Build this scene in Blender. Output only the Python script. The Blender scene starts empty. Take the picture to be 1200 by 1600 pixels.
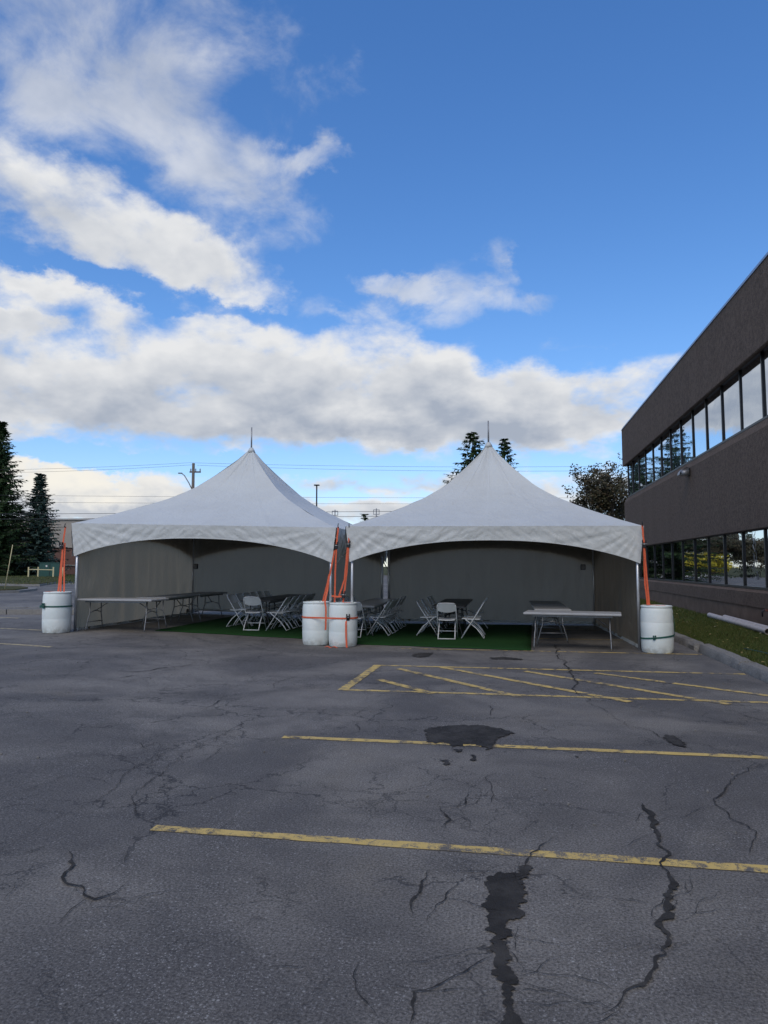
import bpy, math, random
import numpy as np
from mathutils import Vector, Matrix
R = math.radians
rng = random.Random(7)
NR = np.random.default_rng(11)
scn = bpy.context.scene
col = scn.collection

# ------------------------------------------------------------------ camera
FPX, PSI, TH, CZ = 1110.0, R(9.86), math.atan(85/1110.0), 1.62
cam_d = bpy.data.cameras.new('camera'); cam = bpy.data.objects.new('camera', cam_d); col.objects.link(cam)
cam_d.sensor_fit = 'VERTICAL'; cam_d.sensor_height = 32.0; cam_d.sensor_width = 24.0
cam_d.lens = FPX/1600*32.0
cam_d.clip_end = 6000; cam_d.clip_start = 0.05
cam.location = (0, 0, CZ)
cam.rotation_euler = (R(90)+TH, 0, PSI)
scn.camera = cam
FW = Vector((-math.sin(PSI)*math.cos(TH), math.cos(PSI)*math.cos(TH), math.sin(TH)))
RT = Vector((math.cos(PSI), math.sin(PSI), 0)); UPV = RT.cross(FW)
def ray(x, y): return FW + RT*((x-600)/FPX) + UPV*((800-y)/FPX)
def onz(x, y, z=0.0):
    d = ray(x, y); t = (z-CZ)/d.z; return Vector((0, 0, CZ)) + d*t
def ond(x, y, dist):
    d = ray(x, y); return Vector((0, 0, CZ)) + d*dist          # at a distance along the view axis

# ------------------------------------------------------------------ node helpers
class NT:
    def __init__(s, tree): s.t = tree; s.n = tree.nodes; s.l = tree.links
    def new(s, typ, **kw):
        n = s.n.new(typ)
        for k, v in kw.items(): setattr(n, k, v)
        return n
    def put(s, sock, v):
        if v is None: return
        if hasattr(v, 'bl_rna') and isinstance(v, bpy.types.NodeSocket): s.l.new(v, sock)
        else:
            if isinstance(v, (tuple, list)) and sock.type == 'RGBA' and len(v) == 3: v = (*v, 1)
            sock.default_value = v
    def m(s, op, a, b=None, c=None, clamp=False):
        n = s.new('ShaderNodeMath', operation=op, use_clamp=clamp)
        s.put(n.inputs[0], a); s.put(n.inputs[1], b)
        if c is not None: s.put(n.inputs[2], c)
        return n.outputs[0]
    def vm(s, op, a, b=None, scale=None):
        n = s.new('ShaderNodeVectorMath', operation=op)
        s.put(n.inputs[0], a); s.put(n.inputs[1], b)
        if scale is not None: s.put(n.inputs['Scale'], scale)
        return n.outputs['Value'] if op in ('DOT_PRODUCT', 'LENGTH') else n.outputs[0]
    def ss(s, v, lo, hi, a=0.0, b=1.0):
        n = s.new('ShaderNodeMapRange', interpolation_type='SMOOTHSTEP')
        s.put(n.inputs[0], v); s.put(n.inputs[1], lo); s.put(n.inputs[2], hi); s.put(n.inputs[3], a); s.put(n.inputs[4], b)
        return n.outputs[0]
    def lin(s, v, lo, hi, a=0.0, b=1.0):
        n = s.new('ShaderNodeMapRange')
        s.put(n.inputs[0], v); s.put(n.inputs[1], lo); s.put(n.inputs[2], hi); s.put(n.inputs[3], a); s.put(n.inputs[4], b)
        return n.outputs[0]
    def noise(s, vec, scale, detail=4.0, rough=0.5, dist=0.0, out=0):
        n = s.new('ShaderNodeTexNoise'); s.put(n.inputs['Vector'], vec)
        s.put(n.inputs['Scale'], scale); s.put(n.inputs['Detail'], detail); s.put(n.inputs['Roughness'], rough); s.put(n.inputs['Distortion'], dist)
        return n.outputs[out]
    def vor(s, vec, scale, feature='F1', out='Distance', rnd=1.0):
        n = s.new('ShaderNodeTexVoronoi', feature=feature); s.put(n.inputs['Vector'], vec)
        s.put(n.inputs['Scale'], scale); s.put(n.inputs['Randomness'], rnd)
        return n.outputs[out]
    def mix(s, f, a, b):
        n = s.new('ShaderNodeMix', data_type='RGBA'); s.put(n.inputs[0], f); s.put(n.inputs[6], a); s.put(n.inputs[7], b)
        return n.outputs[2]
    def xyz(s, x=0.0, y=0.0, z=0.0):
        n = s.new('ShaderNodeCombineXYZ'); s.put(n.inputs[0], x); s.put(n.inputs[1], y); s.put(n.inputs[2], z); return n.outputs[0]
    def sep(s, v):
        n = s.new('ShaderNodeSeparateXYZ'); s.put(n.inputs[0], v); return n.outputs
    def map(s, v, scale=(1, 1, 1), rot=(0, 0, 0), loc=(0, 0, 0)):
        n = s.new('ShaderNodeMapping'); s.put(n.inputs[0], v); s.put(n.inputs[1], loc); s.put(n.inputs[2], rot); s.put(n.inputs[3], scale); return n.outputs[0]
    def bump(s, h, strength=0.5, dist=0.01, normal=None):
        n = s.new('ShaderNodeBump'); s.put(n.inputs['Strength'], strength); s.put(n.inputs['Distance'], dist); s.put(n.inputs['Height'], h); s.put(n.inputs['Normal'], normal)
        return n.outputs[0]

# ------------------------------------------------------------------ world: clear sky with broken cloud
SUN_EL, SUN_AZ = R(46), R(186)          # azimuth clockwise from +Y: behind the camera
world = bpy.data.worlds.new('World'); scn.world = world; world.use_nodes = True
w = NT(world.node_tree); w.n.clear()
sky = w.new('ShaderNodeTexSky', sky_type='NISHITA', sun_disc=False)
sky.sun_elevation = SUN_EL; sky.sun_rotation = SUN_AZ; sky.altitude = 100; sky.air_density = 1.0; sky.dust_density = 0.3; sky.ozone_density = 2.5
dirv = w.new('ShaderNodeTexCoord').outputs['Generated']
nd = w.vm('NORMALIZE', dirv)
sx, sy, sz = w.sep(nd)
el = w.m('ARCSINE', sz)
hr = w.vm('DOT_PRODUCT', nd, tuple(RT)); hf = w.vm('DOT_PRODUCT', nd, (-math.sin(PSI), math.cos(PSI), 0))
az = w.m('ARCTAN2', hr, hf)
zz = w.m('ADD', w.m('MAXIMUM', sz, 0.0), 0.42)
pl = w.xyz(w.m('DIVIDE', sx, zz), w.m('DIVIDE', sy, zz), 0.0)
def cloud_noise(v, det): return w.noise(v, 5.0, det, 0.57, 0.1)
n0 = cloud_noise(pl, 9.0)
# the same billows a little further from the sun: the difference lights one side of them
n1 = cloud_noise(w.vm('ADD', pl, (0.02, -0.06, 0.0)), 4.0)
n0s = cloud_noise(pl, 4.0)
ang = w.xyz(az, el, 0.0)
warp = w.noise(w.map(ang, (1, 1.5, 1)), 9.0, 7.0, 0.62, 0.0, out=1)
angw = w.vm('ADD', ang, w.vm('MULTIPLY', w.vm('SUBTRACT', warp, (0.5, 0.5, 0.5)), (0.17, 0.085, 0.0)))
def px_ang(x, y):
    d = ray(x, y).normalized(); h = Vector((-math.sin(PSI), math.cos(PSI), 0))
    return math.atan2(d.dot(RT), d.dot(h)), math.asin(d.z)
def blob(x, y, rx, ry, rot, amp, soft=0.55):
    a0, e0 = px_ang(x, y)
    n = w.new('ShaderNodeMapping', vector_type='TEXTURE'); w.put(n.inputs[0], angw)
    n.inputs[1].default_value = (a0, e0, 0); n.inputs[2].default_value = (0, 0, -R(rot)); n.inputs[3].default_value = (rx/1110, ry/1110, 1)
    return w.ss(w.vm('LENGTH', n.outputs[0]), 1.0+soft, 1.0-soft, 0.0, amp)
def total(lst):
    acc = None
    for b in lst:
        o = blob(*b); acc = o if acc is None else w.m('ADD', acc, o)
    return acc
tk = total([(260, 590, 430, 98, 1, .44), (560, 615, 260, 66, 4, .26), (880, 630, 380, 60, 0, .62), (20, 560, 200, 84, 0, .2), (540, 668, 470, 24, 1, .2),
            (585, 515, 80, 42, 10, .30), (120, 320, 235, 62, 20, .40), (375, 412, 115, 48, 8, .40), (250, 385, 130, 50, 18, .2), (30, 300, 120, 60, 10, .15),
            (40, 434, 70, 18, 5, .42), (10, 490, 60, 12, 0, .3), (105, 762, 125, 38, 4, .80), (190, 788, 120, 26, 3, .5),
            (570, 806, 260, 18, 0, .5), (640, 752, 210, 16, -2, .36), (900, 775, 170, 26, -2, .46), (500, 728, 130, 9, 0, .22)])
tn = total([(390, 105, 210, 130, 20, .44), (50, 40, 230, 95, 10, .62), (230, 225, 230, 50, 8, .34), (500, 245, 80, 28, -6, .85), (685, 209, 60, 14, 0, .55),
            (612, 446, 70, 18, 5, .6), (718, 435, 70, 58, 0, .55), (845, 467, 60, 22, 0, .55), (640, 480, 190, 46, 0, .36), (420, 330, 160, 60, 10, .4), (780, 400, 40, 20, 40, .4)])
cl = total([(980, 200, 560, 290, 0, .45), (650, 330, 190, 110, 0, .25), (170, 714, 280, 14, 0, .5), (430, 736, 250, 16, 0, .3), (650, 60, 120, 190, 0, .2), (230, 462, 260, 14, 4, .34), (30, 400, 130, 14, 6, .3), (520, 450, 60, 26, 0, .2), (330, 130, 500, 140, 0, .2)])
back = w.ss(hf, 0.45, -0.3, 0.0, 0.16)      # cloud added out of view behind the camera, for less blue ambient light
f_thick = w.m('SUBTRACT', w.m('ADD', w.m('ADD', w.lin(n0, 0.0, 1.0, -0.72, 1.68), back), tk), cl)
cov = w.ss(f_thick, 0.46, 1.08)
n2 = w.noise(w.map(pl, (1.0, 1.0, 1.0), (0, 0, 0.5), (3, 1, 0)), 7.0, 8.0, 0.60, 0.35)
f_thin = w.m('SUBTRACT', w.m('ADD', w.lin(n2, 0.0, 1.0, -0.55, 1.55), tn), w.m('MULTIPLY', cl, 0.8))
covt = w.ss(f_thin, 0.50, 1.40, 0.0, 0.72)
cover = w.m('SUBTRACT', 1.0, w.m('MULTIPLY', w.m('SUBTRACT', 1.0, cov), w.m('SUBTRACT', 1.0, covt)))
cover = w.m('MULTIPLY', cover, w.ss(sz, -0.02, 0.01))
relief = w.m('MULTIPLY', w.m('SUBTRACT', n0s, n1), 2.2)
dens = w.ss(f_thick, 0.75, 1.45)
fine = w.m('MULTIPLY', w.m('SUBTRACT', n0, n0s), 2.4)
lit = w.m('ADD', w.m('SUBTRACT', 0.78, w.m('MULTIPLY', dens, 0.34)), w.m('ADD', relief, fine))
lit = w.m('ADD', lit, total([(250, 510, 380, 45, 1, .26), (600, 520, 200, 45, 10, .2), (850, 590, 300, 25, 0, .15), (150, 275, 260, 40, 20, .2), (380, 420, 120, 40, 8, .12), (300, 655, 420, 42, 1, -.22), (800, 668, 330, 35, 0, -.18), (40, 350, 150, 35, 14, -.22), (600, 745, 190, 14, 0, -.3), (110, 795, 110, 15, 0, -.3), (60, 50, 230, 80, 0, -.22)]))
cum = blob(115, 755, 130, 30, 4, 0.42)
lit = w.m('ADD', lit, cum, clamp=True)
ccol = w.mix(lit, (0.46, 0.52, 0.63), (0.96, 0.97, 0.985))
ccol = w.mix(w.m('MULTIPLY', w.m('MULTIPLY', cum, 2.2), lit, clamp=True), ccol, (1.12, 1.07, 0.96))
hs = w.new('ShaderNodeHueSaturation'); w.put(hs.inputs['Color'], sky.outputs[0]); hs.inputs['Saturation'].default_value = 1.22
# soft clip on brightness: the sky levels off towards the horizon instead of burning out
hc = w.vm('DIVIDE', hs.outputs[0], w.vm('ADD', w.vm('SCALE', hs.outputs[0], scale=0.045), (1.0, 1.0, 1.0)))
hc = w.vm('MULTIPLY', hc, (0.86, 0.93, 1.13))
bg1 = w.new('ShaderNodeBackground'); w.put(bg1.inputs[0], hc); bg1.inputs[1].default_value = 0.15
bg2 = w.new('ShaderNodeBackground'); w.put(bg2.inputs[0], ccol); bg2.inputs[1].default_value = 0.66
mx = w.new('ShaderNodeMixShader'); w.put(mx.inputs[0], cover); w.l.new(bg1.outputs[0], mx.inputs[1]); w.l.new(bg2.outputs[0], mx.inputs[2])
wo = w.new('ShaderNodeOutputWorld'); w.l.new(mx.outputs[0], wo.inputs[0])
world.cycles.sampling_method = 'MANUAL'; world.cycles.sample_map_resolution = 512

# soft sun behind thin cloud
sd = bpy.data.lights.new('sun', 'SUN'); sd.energy = 1.25; sd.angle = R(40); sd.color = (1.0, 0.88, 0.72)
sun = bpy.data.objects.new('sun', sd); col.objects.link(sun)
sdir = Vector((math.sin(SUN_AZ)*math.cos(SUN_EL), math.cos(SUN_AZ)*math.cos(SUN_EL), math.sin(SUN_EL)))
sun.rotation_euler = sdir.to_track_quat('Z', 'Y').to_euler()
scn.view_settings.view_transform = 'Standard'; scn.view_settings.look = 'None'
scn.view_settings.exposure = 0.35; scn.view_settings.gamma = 1.0; scn.view_settings.use_curve_mapping = False

# ------------------------------------------------------------------ materials
def mat(name, fn):
    m = bpy.data.materials.new(name); m.use_nodes = True
    t = NT(m.node_tree); b = m.node_tree.nodes['Principled BSDF']
    fn(t, b); return m
def P(t): return t.new('ShaderNodeTexCoord').outputs['Object']
def G(t): return t.new('ShaderNodeNewGeometry').outputs['Position']
def setp(t, b, color=None, rough=None, metal=None, normal=None, spec=None):
    if color is not None: t.put(b.inputs['Base Color'], color)
    if rough is not None: t.put(b.inputs['Roughness'], rough)
    if metal is not None: t.put(b.inputs['Metallic'], metal)
    if normal is not None: t.put(b.inputs['Normal'], normal)
    if spec is not None: t.put(b.inputs['Specular IOR Level'], spec)
def simple(name, c, rough=0.5, metal=0.0, var=0.12, scale=6.0, bump=0.0, spec=0.5):
    def fn(t, b):
        p = G(t); n = t.noise(p, scale, 5.0, 0.6)
        f = t.lin(n, 0.25, 0.75, 1-var, 1+var)
        cc = t.vm('SCALE', tuple(c), scale=f)
        setp(t, b, cc, rough, metal, spec=spec)
        if bump: setp(t, b, normal=t.bump(t.noise(p, scale*12, 4.0, 0.6), bump, 0.01))
    return mat(name, fn)

def asphalt_color(t, p):
    big = t.noise(p, 0.35, 4.0, 0.6, 0.6)
    mid = t.noise(p, 1.7, 6.0, 0.65, 0.3)
    streak = t.noise(t.map(p, (0.5, 2.6, 1), (0, 0, R(38))), 0.8, 6.0, 0.62, 0.5)
    c = t.mix(t.ss(big, 0.40, 0.62), (0.096, 0.091, 0.087), (0.182, 0.170, 0.152))
    c = t.mix(t.ss(mid, 0.42, 0.72, 0.0, 0.5), c, (0.078, 0.073, 0.068))
    c = t.mix(t.ss(streak, 0.52, 0.76, 0.0, 0.5), c, (0.054, 0.052, 0.052))
    tan = t.noise(t.vm('ADD', p, (7.3, 2.1, 0)), 0.55, 5.0, 0.6)
    c = t.mix(t.ss(tan, 0.56, 0.74, 0.0, 0.5), c, (0.165, 0.147, 0.118))
    return c
def speck(t, p):
    # pale stones of two sizes showing where the binder has worn
    pw = t.vm('ADD', p, t.vm('SCALE', t.noise(p, 40.0, 2.0, 0.5, 0.0, out=1), scale=0.012))
    d = t.vor(pw, 60.0); r_, g_, b_ = t.sep(t.vor(pw, 60.0, out='Color'))
    d2 = t.vor(pw, 120.0); r2, g2, b2 = t.sep(t.vor(pw, 120.0, out='Color'))
    s1 = t.m('MULTIPLY', t.ss(d, t.lin(g_, 0, 1, 0.28, 0.55), 0.15), t.ss(r_, 0.70, 1.0))
    s2 = t.m('MULTIPLY', t.ss(d2, 0.5, 0.25), t.ss(r2, 0.55, 1.0))
    wear = t.ss(t.noise(p, 0.9, 5.0, 0.65), 0.34, 0.68)
    return t.m('MULTIPLY', t.m('MAXIMUM', s1, t.m('MULTIPLY', s2, 0.75)), t.m('ADD', t.m('MULTIPLY', wear, 0.75), 0.12)), d, g_
def asphalt_fn(t, b):
    p = G(t); c = asphalt_color(t, p)
    s, d, g_ = speck(t, p)
    grain = t.noise(p, 75.0, 5.0, 0.8)
    c = t.vm('SCALE', c, scale=t.lin(grain, 0.38, 0.62, 0.40, 1.60))
    c = t.mix(t.m('MULTIPLY', s, 0.85), c, (0.46, 0.455, 0.44))
    # fine map cracking
    wp = t.vm('ADD', p, t.vm('SCALE', t.vm('SUBTRACT', t.noise(p, 2.2, 5.0, 0.65, 0.0, out=1), (0.5, 0.5, 0.5)), scale=0.75))
    e1 = t.vor(wp, 0.75, 'DISTANCE_TO_EDGE'); e2 = t.vor(t.vm('ADD', wp, (3.1, 5.2, 0)), 2.1, 'DISTANCE_TO_EDGE')
    m1 = t.ss(t.noise(p, 0.5, 3.0, 0.5), 0.42, 0.58); m2 = t.ss(t.noise(t.vm('ADD', p, (11, 4, 0)), 0.7, 3.0, 0.5), 0.47, 0.62)
    ck = t.m('MAXIMUM', t.m('MULTIPLY', t.ss(e1, 0.012, 0.002), m1), t.m('MULTIPLY', t.ss(e2, 0.022, 0.004, 0, 0.8), m2))
    c = t.mix(t.m('MULTIPLY', ck, 0.75), c, (0.022, 0.022, 0.024))
    h = t.m('SUBTRACT', t.m('ADD', t.m('MULTIPLY', grain, 0.5), t.m('MULTIPLY', d, -0.45)), t.m('MULTIPLY', ck, 1.2))
    setp(t, b, c, t.lin(grain, 0.2, 0.8, 0.72, 0.95), 0.0, t.bump(h, 0.55, 0.006), 0.35)
M = {}
M['asphalt'] = mat('asphalt', asphalt_fn)
def paint_fn(t, b):
    p = G(t); base = asphalt_color(t, p)
    n = t.noise(p, 9.0, 8.0, 0.72, 0.4); g = t.noise(p, 150.0, 2.0, 0.6); big = t.noise(p, 1.1, 2.0, 0.5)
    wear = t.ss(t.m('ADD', t.m('ADD', n, t.m('MULTIPLY', g, 0.35)), t.m('MULTIPLY', big, 0.35)), 0.80, 0.95)
    yc = t.mix(t.noise(p, 4.0, 5.0, 0.6), (0.55, 0.39, 0.11), (0.62, 0.46, 0.18))
    c = t.mix(wear, yc, base)
    setp(t, b, c, 0.8, 0.0, t.bump(g, 0.4, 0.004), 0.3)
M['paint'] = mat('yellow_road_paint', paint_fn)
def paintw_fn(t, b):
    p = G(t); n = t.noise(p, 9.0, 8.0, 0.72); c = t.mix(t.ss(n, 0.45, 0.62), (0.50, 0.41, 0.22), asphalt_color(t, p)); setp(t, b, c, 0.8)
M['paint_faded'] = mat('faded_road_paint', paintw_fn)
def tar_fn(t, b):
    p = G(t); n = t.noise(p, 30.0, 6.0, 0.7); big = t.noise(p, 5.0, 4.0, 0.6)
    c = t.mix(t.ss(big, 0.35, 0.7), (0.034, 0.032, 0.030), (0.066, 0.062, 0.057))
    setp(t, b, c, t.lin(n, 0.3, 0.7, 0.6, 0.95), 0.0, t.bump(t.noise(p, 80.0, 4.0, 0.75), 0.9, 0.01), 0.15)
M['tar'] = mat('asphalt_filler', tar_fn)
def vinyl_fn(t, b):
    p = G(t)
    n = t.noise(p, 1.2, 5.0, 0.6); sm = t.noise(t.map(p, (1, 1, 0.35)), 3.0, 6.0, 0.68)
    c = t.mix(t.ss(n, 0.35, 0.7), (0.55, 0.575, 0.565), (0.525, 0.545, 0.53))
    c = t.mix(t.ss(sm, 0.60, 0.80, 0.0, 0.35), c, (0.40, 0.395, 0.37))
    wr = t.noise(t.map(p, (1.4, 1.4, 1.0)), 6.0, 5.0, 0.55, 0.6)
    setp(t, b, c, 0.42, 0.0, t.bump(wr, 0.35, 0.05), 0.4)
    tr = t.new('ShaderNodeBsdfTranslucent'); t.put(tr.inputs[0], (0.55, 0.54, 0.50))
    mxs = t.new('ShaderNodeMixShader'); mxs.inputs[0].default_value = 0.035
    out = [k for k in t.n if k.type == 'OUTPUT_MATERIAL'][0]
    t.l.new(b.outputs[0], mxs.inputs[1]); t.l.new(tr.outputs[0], mxs.inputs[2]); t.l.new(mxs.outputs[0], out.inputs[0])
M['vinyl'] = mat('white_vinyl', vinyl_fn)
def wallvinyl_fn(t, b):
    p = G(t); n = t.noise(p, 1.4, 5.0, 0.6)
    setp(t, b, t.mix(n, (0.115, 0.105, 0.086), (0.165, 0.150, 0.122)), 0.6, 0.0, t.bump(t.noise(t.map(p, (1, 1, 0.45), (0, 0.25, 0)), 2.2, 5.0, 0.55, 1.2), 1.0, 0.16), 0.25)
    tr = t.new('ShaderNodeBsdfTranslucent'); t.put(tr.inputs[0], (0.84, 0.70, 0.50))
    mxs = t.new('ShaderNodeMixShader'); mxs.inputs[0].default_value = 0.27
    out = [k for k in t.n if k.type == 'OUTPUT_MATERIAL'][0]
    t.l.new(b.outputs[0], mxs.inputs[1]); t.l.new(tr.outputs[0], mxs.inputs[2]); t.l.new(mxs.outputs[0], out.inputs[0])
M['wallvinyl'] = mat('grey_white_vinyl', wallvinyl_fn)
M['alu'] = simple('aluminium_pole', (0.60, 0.61, 0.62), 0.38, 0.7, 0.1, 10)
M['hdpe'] = None
def hdpe_fn(t, b):
    p = P(t); x, y, z = t.sep(p)
    n = t.noise(p, 3.0, 5.0, 0.6); sc = t.noise(t.map(p, (6, 6, 40)), 2.0, 6.0, 0.7)
    c = t.mix(t.ss(n, 0.35, 0.7), (0.66, 0.72, 0.70), (0.74, 0.78, 0.75))
    c = t.mix(t.ss(sc, 0.60, 0.75, 0.0, 0.35), c, (0.38, 0.38, 0.33))
    gr = t.m('MULTIPLY', t.ss(z, 0.22, 0.0), t.ss(t.noise(p, 7.0, 6.0, 0.7), 0.36, 0.62))
    c = t.mix(t.m('MULTIPLY', gr, 0.6), c, (0.26, 0.25, 0.21))
    setp(t, b, c, t.lin(n, 0.3, 0.7, 0.38, 0.55), 0.0, t.bump(n, 0.15, 0.03))
    t.put(b.inputs['Subsurface Weight'], 0.15); t.put(b.inputs['Subsurface Radius'], (0.02, 0.025, 0.025))
M['hdpe'] = mat('white_barrel_plastic', hdpe_fn)
M['orange'] = simple('orange_webbing', (0.64, 0.115, 0.045), 0.7, 0, 0.2, 30, 0.3)
M['green'] = simple('green_webbing', (0.012, 0.085, 0.065), 0.7, 0, 0.2, 30, 0.3)
M['black'] = simple('black_steel', (0.018, 0.018, 0.02), 0.45, 0.3, 0.2, 20)
M['chair'] = simple('white_chair_plastic', (0.70, 0.71, 0.71), 0.45, 0, 0.08, 9)
M['chairm'] = simple('white_painted_steel', (0.66, 0.67, 0.68), 0.4, 0, 0.1, 25)
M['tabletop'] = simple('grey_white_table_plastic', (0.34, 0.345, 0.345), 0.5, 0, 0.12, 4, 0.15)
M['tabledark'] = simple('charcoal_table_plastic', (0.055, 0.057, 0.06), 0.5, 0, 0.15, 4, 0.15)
M['tableleg'] = simple('grey_steel_leg', (0.20, 0.205, 0.21), 0.4, 0.5, 0.2, 15)
M['darkleg'] = simple('dark_steel_leg', (0.05, 0.05, 0.052), 0.4, 0.4, 0.2, 15)
def rug_fn(t, b):
    p = G(t); n = t.noise(p, 90.0, 4.0, 0.7); g = t.noise(p, 1.3, 3.0, 0.5)
    c = t.mix(t.ss(n, 0.3, 0.7), (0.008, 0.032, 0.009), (0.022, 0.072, 0.020)); c = t.mix(t.ss(g, 0.45, 0.7, 0, 0.4), c, (0.02, 0.07, 0.02))
    setp(t, b, c, 0.95, 0, t.bump(n, 0.9, 0.01), 0.1)
M['rug'] = mat('artificial_turf', rug_fn)
def conc_fn(t, b):
    p = G(t); n = t.m('ADD', t.m('MULTIPLY', t.noise(p, 9.0, 6.0, 0.85), 0.65), t.m('MULTIPLY', t.noise(p, 40.0, 4.0, 0.8), 0.35)); s = t.noise(t.map(p, (1.1, 1.1, 0.3)), 0.9, 7.0, 0.65, 0.2); g = t.vor(p, 42.0)
    c = t.mix(t.ss(n, 0.36, 0.64), (0.078, 0.055, 0.041), (0.190, 0.135, 0.100))
    c = t.vm('SCALE', c, scale=t.lin(s, 0.3, 0.7, 0.90, 1.10))
    setp(t, b, c, 0.92, 0, t.bump(t.m('ADD', n, t.m('MULTIPLY', g, -0.6)), 0.7, 0.015), 0.25)
M['conc'] = mat('brown_exposed_aggregate', conc_fn)
M['concbase'] = simple('brown_foundation_concrete', (0.150, 0.102, 0.073), 0.9, 0, 0.28, 3, 0.5, 0.25)
def glass_fn(t, b):
    p = G(t); wv = t.noise(t.map(p, (1, 0.9, 1.1)), 1.3, 3.0, 0.5)
    nb = t.bump(wv, 0.05, 0.05)
    setp(t, b, (0.010, 0.012, 0.014), 0.12, 0, nb, 0.5)
    g = t.new('ShaderNodeBsdfGlossy'); t.put(g.inputs[0], (0.80, 0.84, 0.88)); g.inputs['Roughness'].default_value = 0.01; t.l.new(nb, g.inputs['Normal'])
    fr = t.new('ShaderNodeFresnel'); fr.inputs[0].default_value = 1.9
    mxs = t.new('ShaderNodeMixShader'); t.put(mxs.inputs[0], t.m('ADD', t.m('MULTIPLY', fr.outputs[0], 0.8), 0.08))
    out = [k for k in t.n if k.type == 'OUTPUT_MATERIAL'][0]
    t.l.new(b.outputs[0], mxs.inputs[1]); t.l.new(g.outputs[0], mxs.inputs[2]); t.l.new(mxs.outputs[0], out.inputs[0])
M['glass'] = mat('tinted_window_glass', glass_fn)
M['frame'] = simple('dark_bronze_frame', (0.014, 0.013, 0.013), 0.4, 0.4, 0.1, 10)
M['coping'] = simple('metal_coping', (0.30, 0.33, 0.37), 0.4, 0.6, 0.1, 3)
def kerb_fn(t, b):
    p = G(t); n = t.noise(p, 40.0, 6.0, 0.75); s = t.noise(p, 2.0, 6.0, 0.7)
    c = t.mix(t.ss(n, 0.3, 0.7), (0.15, 0.145, 0.135), (0.29, 0.28, 0.26)); c = t.mix(t.ss(s, 0.48, 0.7, 0, 0.6), c, (0.10, 0.095, 0.085))
    setp(t, b, c, 0.92, 0, t.bump(t.m('ADD', n, s), 0.8, 0.015), 0.25)
M['kerb'] = mat('worn_kerb_concrete', kerb_fn)
def soil_fn(t, b):
    p = G(t); n = t.noise(p, 0.9, 6.0, 0.7); f = t.noise(p, 30.0, 4.0, 0.7)
    c = t.mix(t.ss(n, 0.4, 0.68), (0.040, 0.052, 0.015), (0.10, 0.080, 0.035)); c = t.vm('SCALE', c, scale=t.lin(f, 0.25, 0.75, 0.55, 1.4))
    setp(t, b, c, 0.95, 0, t.bump(f, 1.0, 0.03), 0.15)
M['lawn'] = mat('lawn_ground', soil_fn)
def varied(name, cols, rough=0.7, trans=0.0):
    def fn(t, b):
        g = t.new('ShaderNodeNewGeometry')
        r = g.outputs['Random Per Island']
        n = t.noise(g.outputs['Position'], 0.7, 3.0, 0.5)
        cr = t.new('ShaderNodeValToRGB'); t.put(cr.inputs[0], t.m('ADD', t.m('MULTIPLY', r, 0.75), t.m('MULTIPLY', n, 0.25)))
        e = cr.color_ramp.elements; e[0].color = (*cols[0], 1); e[1].color = (*cols[-1], 1)
        for i, c in enumerate(cols[1:-1]): k = e.new((i+1)/(len(cols)-1)); k.color = (*c, 1)
        setp(t, b, cr.outputs[0], rough, spec=0.25)
    return mat(name, fn)
M['grass'] = varied('grass_blades', [(0.030, 0.052, 0.010), (0.052, 0.082, 0.017), (0.078, 0.094, 0.023), (0.15, 0.12, 0.045)])
M['leaves'] = varied('fallen_leaves', [(0.20, 0.13, 0.05), (0.36, 0.27, 0.10), (0.45, 0.40, 0.26)])
M['needle'] = varied('spruce_needles', [(0.018, 0.040, 0.014), (0.042, 0.078, 0.027), (0.080, 0.115, 0.042)])
M['needle_blue'] = varied('blue_spruce_needles', [(0.026, 0.050, 0.038), (0.055, 0.092, 0.072), (0.095, 0.14, 0.115)])
M['brownleaf'] = varied('dark_autumn_leaves', [(0.030, 0.034, 0.016), (0.060, 0.055, 0.028), (0.095, 0.062, 0.034)])
M['yellowleaf'] = varied('yellow_autumn_leaves', [(0.42, 0.33, 0.02), (0.60, 0.50, 0.05), (0.35, 0.33, 0.05)])
M['bark'] = simple('bark', (0.055, 0.045, 0.038), 0.95, 0, 0.3, 8, 0.6)
M['wood'] = simple('weathered_pole_wood', (0.13, 0.115, 0.10), 0.9, 0, 0.2, 5, 0.4)
M['postpaint'] = simple('cream_painted_post', (0.55, 0.48, 0.27), 0.7, 0, 0.15, 4)
M['cable'] = simple('dark_cable', (0.05, 0.055, 0.06), 0.6)
M['galv'] = simple('galvanised_steel', (0.28, 0.29, 0.30), 0.5, 0.6)
M['boxgreen'] = simple('green_utility_paint', (0.012, 0.062, 0.050), 0.5, 0, 0.15, 2)
M['beige'] = simple('beige_cladding', (0.36, 0.33, 0.29), 0.8, 0, 0.08, 0.6)
M['brick'] = simple('red_brown_brickwork', (0.17, 0.095, 0.075), 0.9, 0, 0.2, 6)
M['pvc'] = simple('pale_pipe', (0.48, 0.43, 0.40), 0.55, 0, 0.15, 6)
M['whitesign'] = simple('white_sign_panel', (0.62, 0.60, 0.58), 0.6)
M['rust'] = simple('red_brown_valve_paint', (0.16, 0.05, 0.03), 0.7)

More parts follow.
